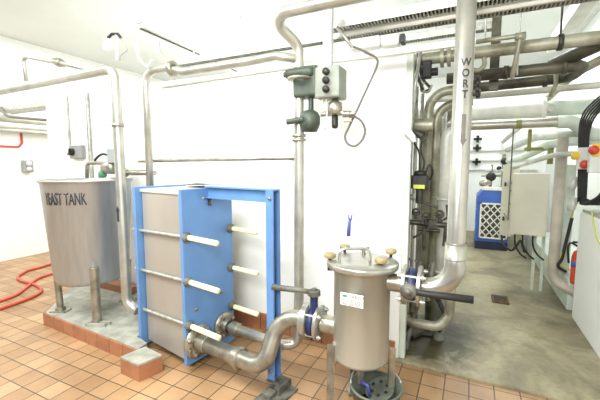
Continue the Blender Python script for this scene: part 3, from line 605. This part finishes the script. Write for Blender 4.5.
# low return bend
b = MB(); b.tube([(-.56, 3.0, .36), (-.40, 2.95, .235), (-.17, 2.95, .235), (-.10, 3.0, .33), (-.10, 3.05, .75)], .04, .10, 16); 
t = thing('return_bend', 'tan U-bend pipe low down beneath the black valve lever', 'pipe', (-.3, 2.95, .2)); b.build('pipe_tube', M['dirty'], t)
b = MB(); b.cyl((-.45, 2.95, .022), (-.40, 2.95, .235), .02); b.build('prop', M['iron'], t)
for k, (pts, r_, m, lab) in enumerate([([(-0.417, 2.855, 0.030), (-0.381, 3.000, 0.253), (-0.323, 3.000, 0.456)], .022, 'dusty', 'grey slanting prop pipe at the foot of the white wall end'),
    ([(-0.206, 3.200, 0.040), (-0.135, 3.100, 0.261), (-0.170, 3.100, 0.360), (-0.219, 3.200, 0.405)], .02, 'iron', 'dark hose rising from the floor behind the tan U-bend'),
    ([(-0.393, 3.070, 0.040), (-0.306, 3.192, 0.040), (-0.189, 3.188, 0.040)], .018, 'iron', 'dark hose lying on the concrete under the tan U-bend')]):
    b = MB(); b.curve(pts, r_, 10); tag(b.build('drain_hose', M[m]), lab, 'hose')
# horizontal pieces in the bank
b = MB(); b.cyl((-0.439, 3.000, 1.874), (-0.278, 3.000, 1.866), .05); tag(b.build('stub_pipe', M['dirty']), 'short fat stub pipe across the upper left pipe bank', 'pipe')
b = MB(); b.cyl((-0.438, 3.000, 1.833), (-0.343, 3.000, 1.774), .03); tag(b.build('elbow_fitting', M['dark']), 'dark elbow fitting under the short fat stub pipe', 'fitting')
t = thing('manifold_valve', 'black valve manifold with handwheels low in the left pipe bank', 'valve', (-0.269, 2.950, 1.079))
b = MB(); b.cyl((-0.423, 2.950, 1.085), (-0.106, 2.950, 1.076), .022); b.cyl((-0.359, 2.950, 1.031), (-0.192, 2.950, 1.029), .014); b.box((-0.253, 2.950, 1.080), (.07, .06, .07), .3); b.build('manifold', M['iron'], t)
for p, lo in (((-0.376, 2.930, 1.172), 1), ((-0.299, 2.930, 1.145), 1), ((-0.196, 2.930, 1.167), 1)):
    p = V(p); b = MB(); b.lathe([(.018, -.006), (.034, -.006), (.034, .006), (.018, .006), (.018, -.006)], p, (.3, -1, .5), 14); b.cyl(p+V((-.03, 0, 0)), p+V((.03, 0, 0)), .006, n=6); b.cyl(p, p+V((0, 0, -.06)), .014); b.build('handwheel', M['iron'], t)
for p0, p1 in (((-0.149, 2.930, 1.075), (-0.157, 2.930, 0.915)), ((-0.311, 2.930, 1.063), (-0.305, 2.930, 0.867))):
    b = MB(); b.cyl(p0, p1, .014); b.build('drop_tube', M['iron'], t)
# black solenoid actuator with yellow label
for k, (p0, p1, r_) in enumerate([((-0.396, 2.950, 0.954), (-0.110, 2.950, 1.162), .008), ((-0.149, 2.950, 1.239), (-0.099, 2.950, 0.885), .012), ((-0.382, 2.950, 1.268), (-0.213, 2.950, 1.212), .010), ((-0.385, 2.950, 0.342), (-0.335, 2.950, 0.760), .022), ((-0.235, 2.950, 0.772), (-0.262, 2.950, 0.450), .018)]):
    b = MB(); b.cyl(p0, p1, r_, n=10); b.build('linkage', M['iron' if k < 3 else 'dusty'], t)
q = V((-0.352, 2.920, 1.416))
t = thing('solenoid_actuator', 'black actuator head with yellow label on the left pipe bank', 'actuator', q)
b = MB(); b.box(q, (.13, .10, .11), None, .015); b.lathe([(0, .05), (.05, .055), (.045, .085), (0, .095)], q, (0, 0, 1), 16); b.build('head', M['black'], t)
b = MB(); b.box(q+V((0, -.052, -.035)), (.085, .006, .03), None); b.build('label', M['yelgreen'], t)
b = MB(); b.cyl(q+V((0, 0, -.17)), q+V((0, 0, -.05)), .028); b.build('valve_neck', M['iron'], t)
for k, pts in enumerate([[(-0.412, 2.950, 1.725), (-0.369, 2.930, 1.653), (-0.357, 2.920, 1.550), (-0.354, 2.920, 1.479)], [(-0.339, 2.950, 1.809), (-0.354, 2.930, 1.668), (-0.327, 2.920, 1.573), (-0.339, 2.920, 1.479)], [(-0.281, 2.950, 1.432), (-0.259, 2.930, 1.495), (-0.289, 2.920, 1.550), (-0.316, 2.920, 1.464)]]):
    b = MB(); b.curve(pts, .007, 6); b.build('lead', M['black'], t)
# bulkhead lamp on the wall end
q = V((-0.425, 2.720, 1.794))
b = MB(); b.poly([(-0.463, 2.720, 1.854), (-0.441, 2.720, 1.860), (-0.367, 2.720, 1.762), (-0.359, 2.720, 1.718), (-0.380, 2.720, 1.719), (-0.461, 2.720, 1.802)], (0, -.07, 0)); t = tag(b.build('bulkhead_box', M['ltgrey']), 'small tilted pale box at the end edge of the white wall', 'box')
# valve and cables in the upper corner
t = thing('needle_valve', 'black valve cluster in the upper corner of the passage', 'valve', (-0.353, 2.950, 2.248))
b = MB(); q = V((-0.332, 2.950, 2.283)); b.box(q, (.07, .07, .13), None, .01); b.cyl(q+V((.03, 0, -.02)), q+V((.08, 0, -.02)), .03, n=10); b.build('valve_block', M['black'], t)
b = MB(); b.curve([(-0.404, 2.950, 2.427), (-0.386, 2.950, 2.334), (-0.367, 2.950, 2.226), (-0.306, 2.950, 2.145), (-0.349, 2.950, 2.118)], .011, 8); b.build('hose_lead', M['iron'], t)
b = MB(); b.curve([(-0.349, 2.930, 2.190), (-0.369, 2.930, 2.131), (-0.317, 2.930, 2.112), (-0.290, 2.930, 2.162)], .009, 8); b.build('coil_lead', M['dirty'], t)
b = MB(); b.tube([(-0.447, 2.900, 2.374), (-0.407, 2.900, 2.265), (-0.351, 2.900, 2.124)], .012, 0, 8); tag(b.build('corner_conduit', M['iron']), 'dark slanting conduit at the top of the white wall end', 'conduit')
b = MB(); b.tube([(-0.373, 2.880, 2.418), (-0.408, 2.880, 2.163), (-0.421, 2.880, 1.853)], .014, .05, 10); tag(b.build('grey_conduit', M['galv']), 'light grey conduit running down beside the white wall end', 'conduit')

# ================================================================== PASSAGE: OVERHEAD PIPES
t = thing('overhead_pipe', 'long tan pipe crossing the passage just under the ceiling with a clamp', 'pipe', (.4, 3.0, 2.35))
b = MB(); b.cyl((-.45, 3.0, 2.38), (1.45, 3.0, 2.38), .044); b.build('pipe_tube', M['dirty'], t)
b = MB()
for x in (-.24, -.19): b.cyl((x, 3.0, 2.38), (x+.025, 3.0, 2.38), .08, n=12)
b.build('union', M['dirty'], t)
b = MB(); b.lathe([(.044, 0), (.054, 0), (.054, .03), (.044, .03)], (.50, 3.0, 2.38), (1, 0, 0)); b.cyl((.515, 3.0, 2.43), (.515, 3.0, 3.58), .007, n=8); b.build('pipe_clamp', M['iron'], t)
b = MB(); b.tube([(-.35, 2.8, 2.395), (.265, 2.8, 2.40), (.228, 2.8, 2.13)], .015, .03, 12); t = thing('drain_line', 'thin pipe turning down in front of the dark overhead pipes', 'pipe', (.228, 2.8, 2.1)); b.build('pipe_tube', M['dirty'], t)
b = MB(); b.lathe([(0, -.03), (.026, -.03), (.026, .03), (0, .03)], (.262, 2.8, 2.395), (1, 0, 0), 12); b.build('elbow_fitting', M['dirty'], t)
b = MB(); b.tube([(-.2, 3.15, 2.245), (.70, 3.15, 2.25), (.70, 3.6, 2.26), (-.2, 3.6, 2.235)], .043, .12, 16); b2 = thing('dark_pipe', 'dark brown pipe with a hairpin bend at upper right of the passage', 'pipe', (.3, 3.15, 2.2)); b.build('pipe_tube', M['dark'], b2)
for x, y in ((.56, 3.15), (.52, 3.6), (.20, 3.15)): b = MB(); b.lathe([(.043, 0), (.05, 0), (.05, .03), (.043, .03)], (x, y, 2.25), (1, 0, 0)); b.build('joint_collar', M['dark'], b2)
b = MB(); b.tube([(.50, 3.18, 2.27), (.95, 2.95, 2.42), (1.44, 2.8, 2.55)], .045, .10, 14); tag(b.build('dark_branch', M['dark']), 'dark brown branch pipe rising to the right wall at upper right', 'pipe')
b = MB(); b.cyl((-.35, 3.9, 2.215), (1.1, 3.9, 2.235), .03); tag(b.build('slim_pipe', M['creampipe']), 'slim pale pipe crossing the passage under the dark pipes', 'pipe')
t = thing('insulated_pipe', 'fat white lagged pipe crossing the passage with a flange', 'pipe', (.3, 4.7, 2.0))
b = MB(); b.cyl((-.62, 4.7, 2.16), (.68, 4.7, 2.16), .088); b.build('lagging', M['wpipe'], t)
b = MB(); b.cyl((.68, 4.7, 2.16), (.715, 4.7, 2.16), .125, n=28); b.build('flange', M['wpipe'], t)
b = MB(); b.cyl((.715, 4.7, 2.16), (1.44, 4.7, 2.16), .08); b.build('pipe_end', M['palegreen'], t)
t = thing('banded_pipe', 'grey green pipe with an olive band below the white lagged pipe', 'pipe', (.4, 4.4, 1.9))
b = MB(); b.cyl((-.62, 4.4, 1.984), (.83, 4.4, 1.984), .05); b.build('pipe_tube', M['lightpipe'], t)
b = MB(); b.cyl((.42, 4.4, 1.984), (.47, 4.4, 1.984), .052); b.build('colour_band', M['band'], t)
b = MB(); b.tube([(.78, 4.4, 1.984), (.90, 4.4, 1.984), (1.08, 4.5, 1.86), (1.3, 4.6, 1.84)], .065, .09, 18); b.build('large_bend', M['palegreen'], t)
b = MB(); b.cyl((-0.223, 4.000, 1.923), (-0.339, 4.000, 1.907), .05); tag(b.build('stub_pipe', M['dirty']), 'stub pipe leaving the left bank behind the WORT pipe', 'pipe')
# pipes running down the passage on the right
for k, (pts, r, m, bend, lab) in enumerate([
    ([(.62, 8.9, 2.05), (.62, 5.0, 2.12), (.75, 4.55, 2.15)], .04, 'creampipe', .1, 'upper pale pipe running along the right side of the passage'),
    ([(.72, 8.9, 1.88), (.72, 5.2, 1.90), (1.1, 4.75, 1.88)], .05, 'creampipe', .12, 'middle pale pipe running along the right side of the passage'),
    ([(.62, 8.5, 1.60), (.62, 5.3, 1.66), (.80, 4.6, 1.79), (1.3, 4.55, 1.80)], .045, 'palegreen', .2, 'pale green pipe sweeping right towards the black cables'),
    ([(.82, 8.9, 2.30), (.80, 3.95, 2.36), (.95, 3.75, 2.42)], .038, 'dirty', .1, 'tan pipe running along the passage just behind the hairpin bend'),
    ([(.50, 8.5, 1.40), (.50, 5.2, 1.52), (.78, 4.3, 1.66), (1.05, 4.28, 1.66)], .025, 'creampipe', .2, 'thin pale pipe sweeping right to the yellow switch')]):
    b = MB(); b.tube(pts, r, bend, 14); tag(b.build('side_pipe', M[m]), lab, 'pipe')
b = MB(); b.box((.66, 4.75, 1.73), (.22, .05, .035), .15); b.box((.60, 4.8, 1.83), (.035, .05, .25)); b.box((.80, 4.75, 1.66), (.05, .05, .2)); tag(b.build('pipe_bracket', M['band']), 'olive painted bracket holding the passage side pipes', 'bracket')
b = MB(); b.cyl((.40, 4.4, 1.94), (.40, 4.4, .95), .007, n=8); b.cyl((.40, 4.4, .96), (.40, 4.9, .96), .007, n=8)
tag(b.build('hanger_rod', M['inkgrey']), 'thin vertical rod hanging from the olive banded pipe', 'rod')
b = MB(); b.tube([(0.588, 3.500, 2.292), (0.594, 3.500, 2.198), (0.560, 3.500, 2.099)], .016, .04, 10); tag(b.build('pipe_hanger', M['dirty']), 'short curved hanger strap below the hairpin pipe', 'hanger')
t = thing('bolted_joint', 'dark bolted joint peeping out right of the WORT lettering', 'fitting', (0.016, 2.700, 2.021))
b = MB(); b.cyl((-0.025, 2.700, 2.123), (0.041, 2.700, 2.117), .03, n=10); b.cyl((-0.022, 2.700, 2.044), (0.045, 2.700, 2.038), .03, n=10); b.build('joint_body', M['dark'], t)
for y_ in ((0.022, 2.620, 2.121), (0.024, 2.620, 2.076), (0.026, 2.620, 2.038), (0.027, 2.620, 1.999)): b = MB(); b.cyl(V(y_)-V((0, .03, 0)), V(y_)+V((0, .03, 0)), .014, n=6); b.build('bolt', M['iron'], t)
q = V((0.373, 4.455, 0.022))
t = thing('floor_drain', 'rusty brown drain cover lying on the concrete passage floor', 'drain', q)
b = MB(); b.box(q+V((0, 0, .008)), (.17, .24, .016), None, .004); b.build('cover_frame', M['rust'], t)
for k in range(5): b = MB(); b.box(q+V((0, -.08+.04*k, .019)), (.13, .014, .008)); b.build('slat', M['dark'], t)
# upright pipe with low elbow
t = thing('upright_pipe', 'tan upright pipe beside the beige cabinet with an elbow at the floor', 'pipe', (.86, 4.6, .2))
b = MB(); b.tube([(.865, 4.55, 1.84), (.865, 4.55, .30), (1.1, 4.42, .20)], .052, .14, 18); b.build('pipe_tube', M['tanpipe'], t)
b = MB(); b.box((.99, 4.75, .95), (.10, .06, 1.2)); tag(b.build('cable_duct', M['palegreen']), 'pale green vertical duct behind the tan upright pipe', 'duct')
# white box trunking and ceiling beam details
b = MB(); b.box((.80, 3.9, 2.90), (.12, 2.2, .12)); tag(b.build('ceiling_trunking', M['wpipe']), 'white square trunking running away under the passage ceiling at right', 'trunking')
for x, y in ((.06, 3.0), (.28, 3.0)):
    b = MB(); b.cyl((x, y+.05, 2.2 if x > .1 else 2.46), (x, y+.05, 3.58), .006, n=8); tag(b.build('drop_rod', M['galv']), 'thin hanger rod left of the thin pipe elbow overhead' if x < .1 else 'thin hanger rod directly above the thin pipe elbow overhead', 'rod')
b = MB(); b.bb((.1075, 3.225, 2.14), (.1725, 3.275, 3.58)); tag(b.build('strut_post', M['dark']), 'dark vertical strut just right of the WORT pipe crossing the pipes', 'strut')
b = MB(); b.curve([(-0.011, 3.000, 2.258), (0.029, 3.000, 2.254), (0.061, 3.000, 2.286), (0.057, 3.000, 2.365)], .016, 8); tag(b.build('flexible_hose', M['dirty']), 'curved hose hooked behind the top of the WORT pipe', 'hose')

# ================================================================== PASSAGE: END WALL, COMPRESSOR
t = thing('compressor', 'blue compressor cabinet with white lattice grille at the passage end', 'compressor', (.42, 7.45, .022))
x0, x1, y0, y1 = .14, .66, 7.1, 7.9
b = MB(); b.bb((x0, y0, .022), (x1, y1, .17), .005); b.build('plinth_base', M['dkblue'], t)
b = MB(); b.poly([(x0, y0, .17), (x1, y0, .17), (x1, y0, 1.10), (x0+.10, y0, 1.10), (x0, y0, .98)], (0, y1-y0, 0)); b.build('cabinet', M['compblue'], t)
b = MB(); b.poly([(x0+.08, y0-.01, 1.10), (x1, y0-.01, 1.10), (x1, y0-.01, 1.145), (x0+.10, y0-.01, 1.145)], (0, .8, 0)); b.build('top_panel', M['wpipe'], t)
gx0, gx1, gz0, gz1 = .21, .635, .24, .86
b = MB(); b.bb((gx0, y0-.008, gz0), (gx1, y0-.001, gz1)); b.build('grille_screen', M['dark'], t)
b = MB()
for (a, c) in (((gx0, gz0), (gx1, gz0)), ((gx0, gz1), (gx1, gz1)), ((gx0, gz0), (gx0, gz1)), ((gx1, gz0), (gx1, gz1))):
    b.bb((min(a[0], c[0])-.012, y0-.022, min(a[1], c[1])-.012), (max(a[0], c[0])+.012, y0-.006, max(a[1], c[1])+.012))
w_, h_ = gx1-gx0, gz1-gz0; st = .115
k = -7
while k < 8:
    for s in (1, -1):
        # line z = s*(x - x_k): clip to the grille
        pts = []
        for i in range(61):
            x = gx0+w_*i/60; z = (gz0+h_/2)+s*1.2*(x-(gx0+w_/2))+k*st*1.2
            if gz0 <= z <= gz1: pts.append((x, y0-.014, z))
        if len(pts) > 3:
            a, c = V(pts[0]), V(pts[-1]); d = c-a; b.box((a+c)/2, (d.length, .008, .018), Matrix.Rotation(-math.atan2(d.z, d.x), 4, 'Y'))
    k += 1
b.build('lattice_grille', M['labelw'], t)
# valve tree above compressor
t = thing('gauge_tree', 'cluster of valves and round gauges above the blue compressor', 'gauge', (.42, 7.5, 1.15))
b = MB(); b.cyl((.36, 7.5, 1.14), (.36, 7.5, 1.55), .03); b.cyl((.20, 7.5, 1.35), (.62, 7.5, 1.35), .022); b.cyl((.56, 7.5, 1.14), (.56, 7.5, 1.75), .03); b.build('pipework', M['dirty'], t)
for x, z, r in ((.36, 1.33, .085), (.56, 1.62, .06), (.48, 1.50, .05)):
    b = MB(); b.lathe([(0, -.05), (r*.8, -.05), (r, -.01), (r, .01), (r*.8, .05), (0, .05)], (x, 7.42, z), (0, 1, .3), 14); b.build('valve_wheel', M['black'], t)
for x, z in ((.31, 1.49), (.47, 1.49)):
    b = MB(); b.lathe([(0, -.02), (.055, -.02), (.062, 0), (.055, .02), (0, .02)], (x, 7.40, z), (0, 1, 0), 18); g = b.build('gauge', M['glass'], t)
b = MB(); b.lathe([(0, -.1), (.05, -.08), (.06, 0), (.05, .08), (0, .1)], (.26, 7.3, 1.22), (1, 0, .2), 14); b.build('filter_bowl', M['dull'], t)
# valve handles on the end wall
for z, lab in ((2.13, 'top small dark valve on the end wall left of the rod'), (1.93, 'middle dark valve wheel on the end wall'), (1.62, 'lowest dark valve wheel on the end wall')):
    b = MB(); q = V((.13, 8.9, z)); b.cyl(q, q+V((0, .1, 0)), .03, n=10); b.box(q, (.17, .03, .055), None, .01); b.box(q, (.06, .03, .16), None, .01); tag(b.build('wall_valve', M['black']), lab, 'valve')
for z, lab in ((1.88, 'uppermost white pipe running across the end wall'), (1.66, 'middle white pipe running across the end wall'), (1.45, 'lowest white pipe running across the end wall')):
    b = MB(); b.cyl((-.6, 8.95, z), (1.3, 8.95, z), .025, n=10); tag(b.build('end_wall_pipe', M['wpipe']), lab, 'pipe')

# ================================================================== PASSAGE: RIGHT SIDE EQUIPMENT
t = thing('control_cabinet', 'beige electrical control cabinet hung at right of the passage', 'cabinet', (.67, 4.8, .72))
b = MB(); b.poly([(.455, 4.75, .74), (.80, 4.72, .74), (.80, 4.72, 1.45), (.455, 4.75, 1.45)], (.06, .30, 0)); b.build('cabinet_body', M['beige'], t)
b = MB(); b.poly([(.47, 4.738, .75), (.79, 4.708, .75), (.79, 4.708, 1.44), (.47, 4.738, 1.44)], (.001, .02, 0)); b.build('cabinet_door', M['beige'], t)
for x in (.73, .82): b = MB(); b.bb((x, 4.98, .022), (x+.03, 5.01, .74)); b.build('stand_leg', M['palegreen'], t)
for x in (.52, .60, .70): b = MB(); b.curve([(x, 4.85, .74), (x+.01, 4.85, .60), (x+.06, 4.85, .50), (x+.14, 4.95, .42)], .010, 7); b.build('cable', M['black'], t)
t = thing('breaker_panel', 'narrow beige switch panel left of the control cabinet', 'cabinet', (.50, 5.1, .7))
b = MB(); b.poly([(.39, 5.30, .62), (.51, 5.25, .62), (.51, 5.25, 1.55), (.39, 5.30, 1.55)], (.1, .3, 0)); b.build('panel_body', M['beige'], t)
b = MB()
for z in (1.30, .85): b.box((.425, 5.27, z), (.02, .03, .05))
b.build('latch', M['black'], t)
for z in (1.32, 1.22, 1.05, .95): b = MB(); b.cyl((.48, 5.27, z), (.48, 5.24, z), .012, n=10); b.build('indicator', M['compblue'] if z > 1 else M['grey'], t)
b = MB(); b.curve([(.42, 5.3, .62), (.43, 5.2, .52), (.52, 5.1, .47), (.58, 5.1, .55), (.60, 5.0, .62), (.64, 4.9, .5)], .014, 8); b.build('cable', M['black'], t)
# cable bundle
t = thing('cable_bundle', 'thick bundle of black cables dropping behind the low white wall', 'cable', (1.06, 4.15, 1.1))
for k in range(6):
    o = .019*k
    b = MB(); b.curve([(1.42, 3.9+.03*k, 2.34-o*.5), (1.15, 4.05, 2.26-o), (.98+o*.5, 4.13, 2.11-o), (.915+o*.75, 4.15, 1.95-o), (.925+o*.7, 4.15, 1.6), (.945+o*.6, 4.15, 1.2)], .0085, 8); b.build('cable', M['black'], t)
t = thing('cable_sleeve', 'black hoses curving down at the right edge of the picture', 'cable', (1.2, 3.8, 1.1))
for k in range(3):
    b = MB(); b.curve([(1.10+.04*k, 3.9, 1.52), (1.08+.04*k, 3.9, 1.38), (1.05+.04*k, 3.95, 1.27), (1.0+.03*k, 4.05, 1.20), (.97, 4.15, 1.19+.02*k)], .02, 8); b.build('cable', M['black'], t)
b = MB(); b.bb((.995, 3.7, 1.10), (1.4, 4.2, 1.13), .004); tag(b.build('cable_shelf', M['galv']), 'grey metal shelf on top of the low white wall under the black cables', 'shelf')
# emergency switch boxes
q = V((0.884, 4.100, 1.615)); q2 = V((0.982, 4.100, 1.596))
t = thing('switch_station', 'pale grey switch station with yellow and red buttons at right', 'switch', (1.1, 4.05, 1.5))
b = MB(); b.box((.965, 4.08, 1.61), (.14, .07, .20), None, .01); b.build('enclosure', M['ltgrey'], t)
b = MB(); b.cyl((.855, 4.05, 1.635), (.895, 4.06, 1.635), .036, n=14); b.build('yellow_button', M['yellow'], t)
b = MB(); b.lathe([(0, 0), (.035, 0), (.04, .015), (.03, .035), (0, .04)], (.945, 4.045, 1.555), (0, -1, 0), 16); b.build('red_button', M['redpaint'], t)
t = thing('emergency_stop', 'red and yellow emergency switch at the right edge of the picture', 'switch', (1.24, 3.8, 1.6))
b = MB(); b.box((1.08, 3.95, 1.60), (.26, .07, .24), None, .01); b.build('enclosure', M['ltgrey'], t)
b = MB(); b.box((.985, 3.905, 1.68), (.055, .02, .11), None, .004); b.build('backplate', M['yellow'], t)
b = MB(); b.lathe([(0, 0), (.035, 0), (.04, .02), (0, .04)], (.97, 3.895, 1.68), (-.4, -1, 0), 14); b.build('red_knob', M['redpaint'], t)
# fire extinguisher
q = V((1.04, 4.36, .40))
t = thing('fire_extinguisher', 'red fire extinguisher tucked behind the low white wall', 'fire extinguisher', (q.x, q.y, .34))
b = MB(); b.lathe([(0, .34), (.06, .345), (.065, .37), (.065, .62), (.05, .67), (.025, .69), (0, .69)], (q.x, q.y, 0), n=24); b.build('cylinder', M['redpaint'], t)
b = MB(); b.lathe([(.0655, .52), (.067, .52), (.067, .58), (.0655, .58)], (q.x, q.y, 0), n=24); b.build('label_band', M['violet'], t)
b = MB(); b.cyl((q.x, q.y, .69), (q.x, q.y, .74), .022); b.box((q.x-.02, q.y, .77), (.09, .02, .02), None, .003); b.build('valve_head', M['black'], t)
b = MB(); b.curve([(q.x-.02, q.y, .73), (q.x-.08, q.y, .76), (q.x-.10, q.y, .70), (q.x-.085, q.y, .55)], .010, 8); b.build('discharge_hose', M['black'], t)
# hanging yellow-green wires
b = MB(); b.curve([(0.988, 4.500, 1.062), (0.974, 4.500, 0.892), (0.951, 4.500, 0.697), (0.915, 4.500, 0.585), (0.939, 4.500, 0.479), (1.002, 4.500, 0.443)], .008, 7); tag(b.build('earth_wire', M['yelgreen']), 'yellow green wire hanging beside the fire extinguisher', 'wire')
b = MB(); b.curve([(0.985, 3.871, 1.138), (0.985, 3.787, 1.027), (0.985, 3.685, 0.941), (0.985, 3.498, 0.880)], .006, 7); tag(b.build('earth_wire', M['yelgreen']), 'yellow wire hanging down the face of the low white wall', 'wire')
b = MB(); b.curve([(0.984, 4.500, 0.999), (0.955, 4.500, 0.783), (0.925, 4.500, 0.564), (0.896, 4.500, 0.473), (0.969, 4.500, 0.417)], .016, 8); tag(b.build('black_hose', M['black']), 'black hose hanging behind the tan upright pipe', 'hose')
for z, lab in ((1.36, 'upper beige junction fitting beside the upright pipe'), (1.16, 'lower beige junction fitting beside the upright pipe')):
    b = MB(); b.lathe([(0, -.07), (.025, -.07), (.035, -.03), (.036, .03), (.02, .07), (0, .07)], (.905+(1.36-z)*.05, 4.2, z+.01), (.2, 0, 1), 14); tag(b.build('junction_fitting', M['creampipe']), lab, 'fitting')

# ================================================================== LIGHT
def area(name, loc, size, power, rot=(0, 0, 0), col=(1, 1, 1)):
    l = bpy.data.lights.new(name, 'AREA'); l.energy = power; l.shape = 'RECTANGLE'; l.size, l.size_y = size; l.color = col
    o = bpy.data.objects.new(name, l); C.objects.link(o); o.location = loc; o.rotation_euler = rot; return o
LC = (.95, .99, 1.0)
area('ceiling_light_main', (-2.4, .3, 3.5), (3.0, 1.6), 170, (math.radians(8), 0, 0), LC)
area('ceiling_light_far_left', (-5.7, 1.6, 3.5), (1.2, 3), 60, (0, 0, 0), LC)
area('ceiling_light_behind', (-5.6, 5.5, 3.5), (1.0, 4), 60, (0, 0, 0), LC)
area('ceiling_light_passage', (.45, 6.3, 3.5), (.6, 3.2), 65, (0, 0, 0), LC)
area('ceiling_light_block', (-2.8, 5.0, 3.5), (3, 3), 45, (0, 0, 0), LC)
area('fill_light_front', (-.3, -.9, 2.5), (1.2, .8), 85, (math.radians(72), 0, math.radians(15)), LC)  # added unseen fill above and behind the camera, flash-like, no ceiling fitting
w = bpy.data.worlds.new('World'); bpy.context.scene.world = w; w.use_nodes = True
w.node_tree.nodes['Background'].inputs['Color'].default_value = (.96, .99, 1, 1)
w.node_tree.nodes['Background'].inputs['Strength'].default_value = .22

# ================================================================== CAMERA
cam = bpy.data.cameras.new('Camera'); cam.sensor_width = 36; cam.lens = 36*350/600; cam.clip_start = .05
co = bpy.data.objects.new('Camera', cam); C.objects.link(co); co.location = (0, 0, 1.55)
co.rotation_euler = (math.radians(90)-math.atan(.1), 0, math.radians(25.8))
sc = bpy.context.scene; sc.camera = co
sc.view_settings.view_transform = 'Standard'; sc.view_settings.look = 'None'; sc.view_settings.gamma = 1; sc.view_settings.use_curve_mapping = False
sc.view_settings.exposure = .62
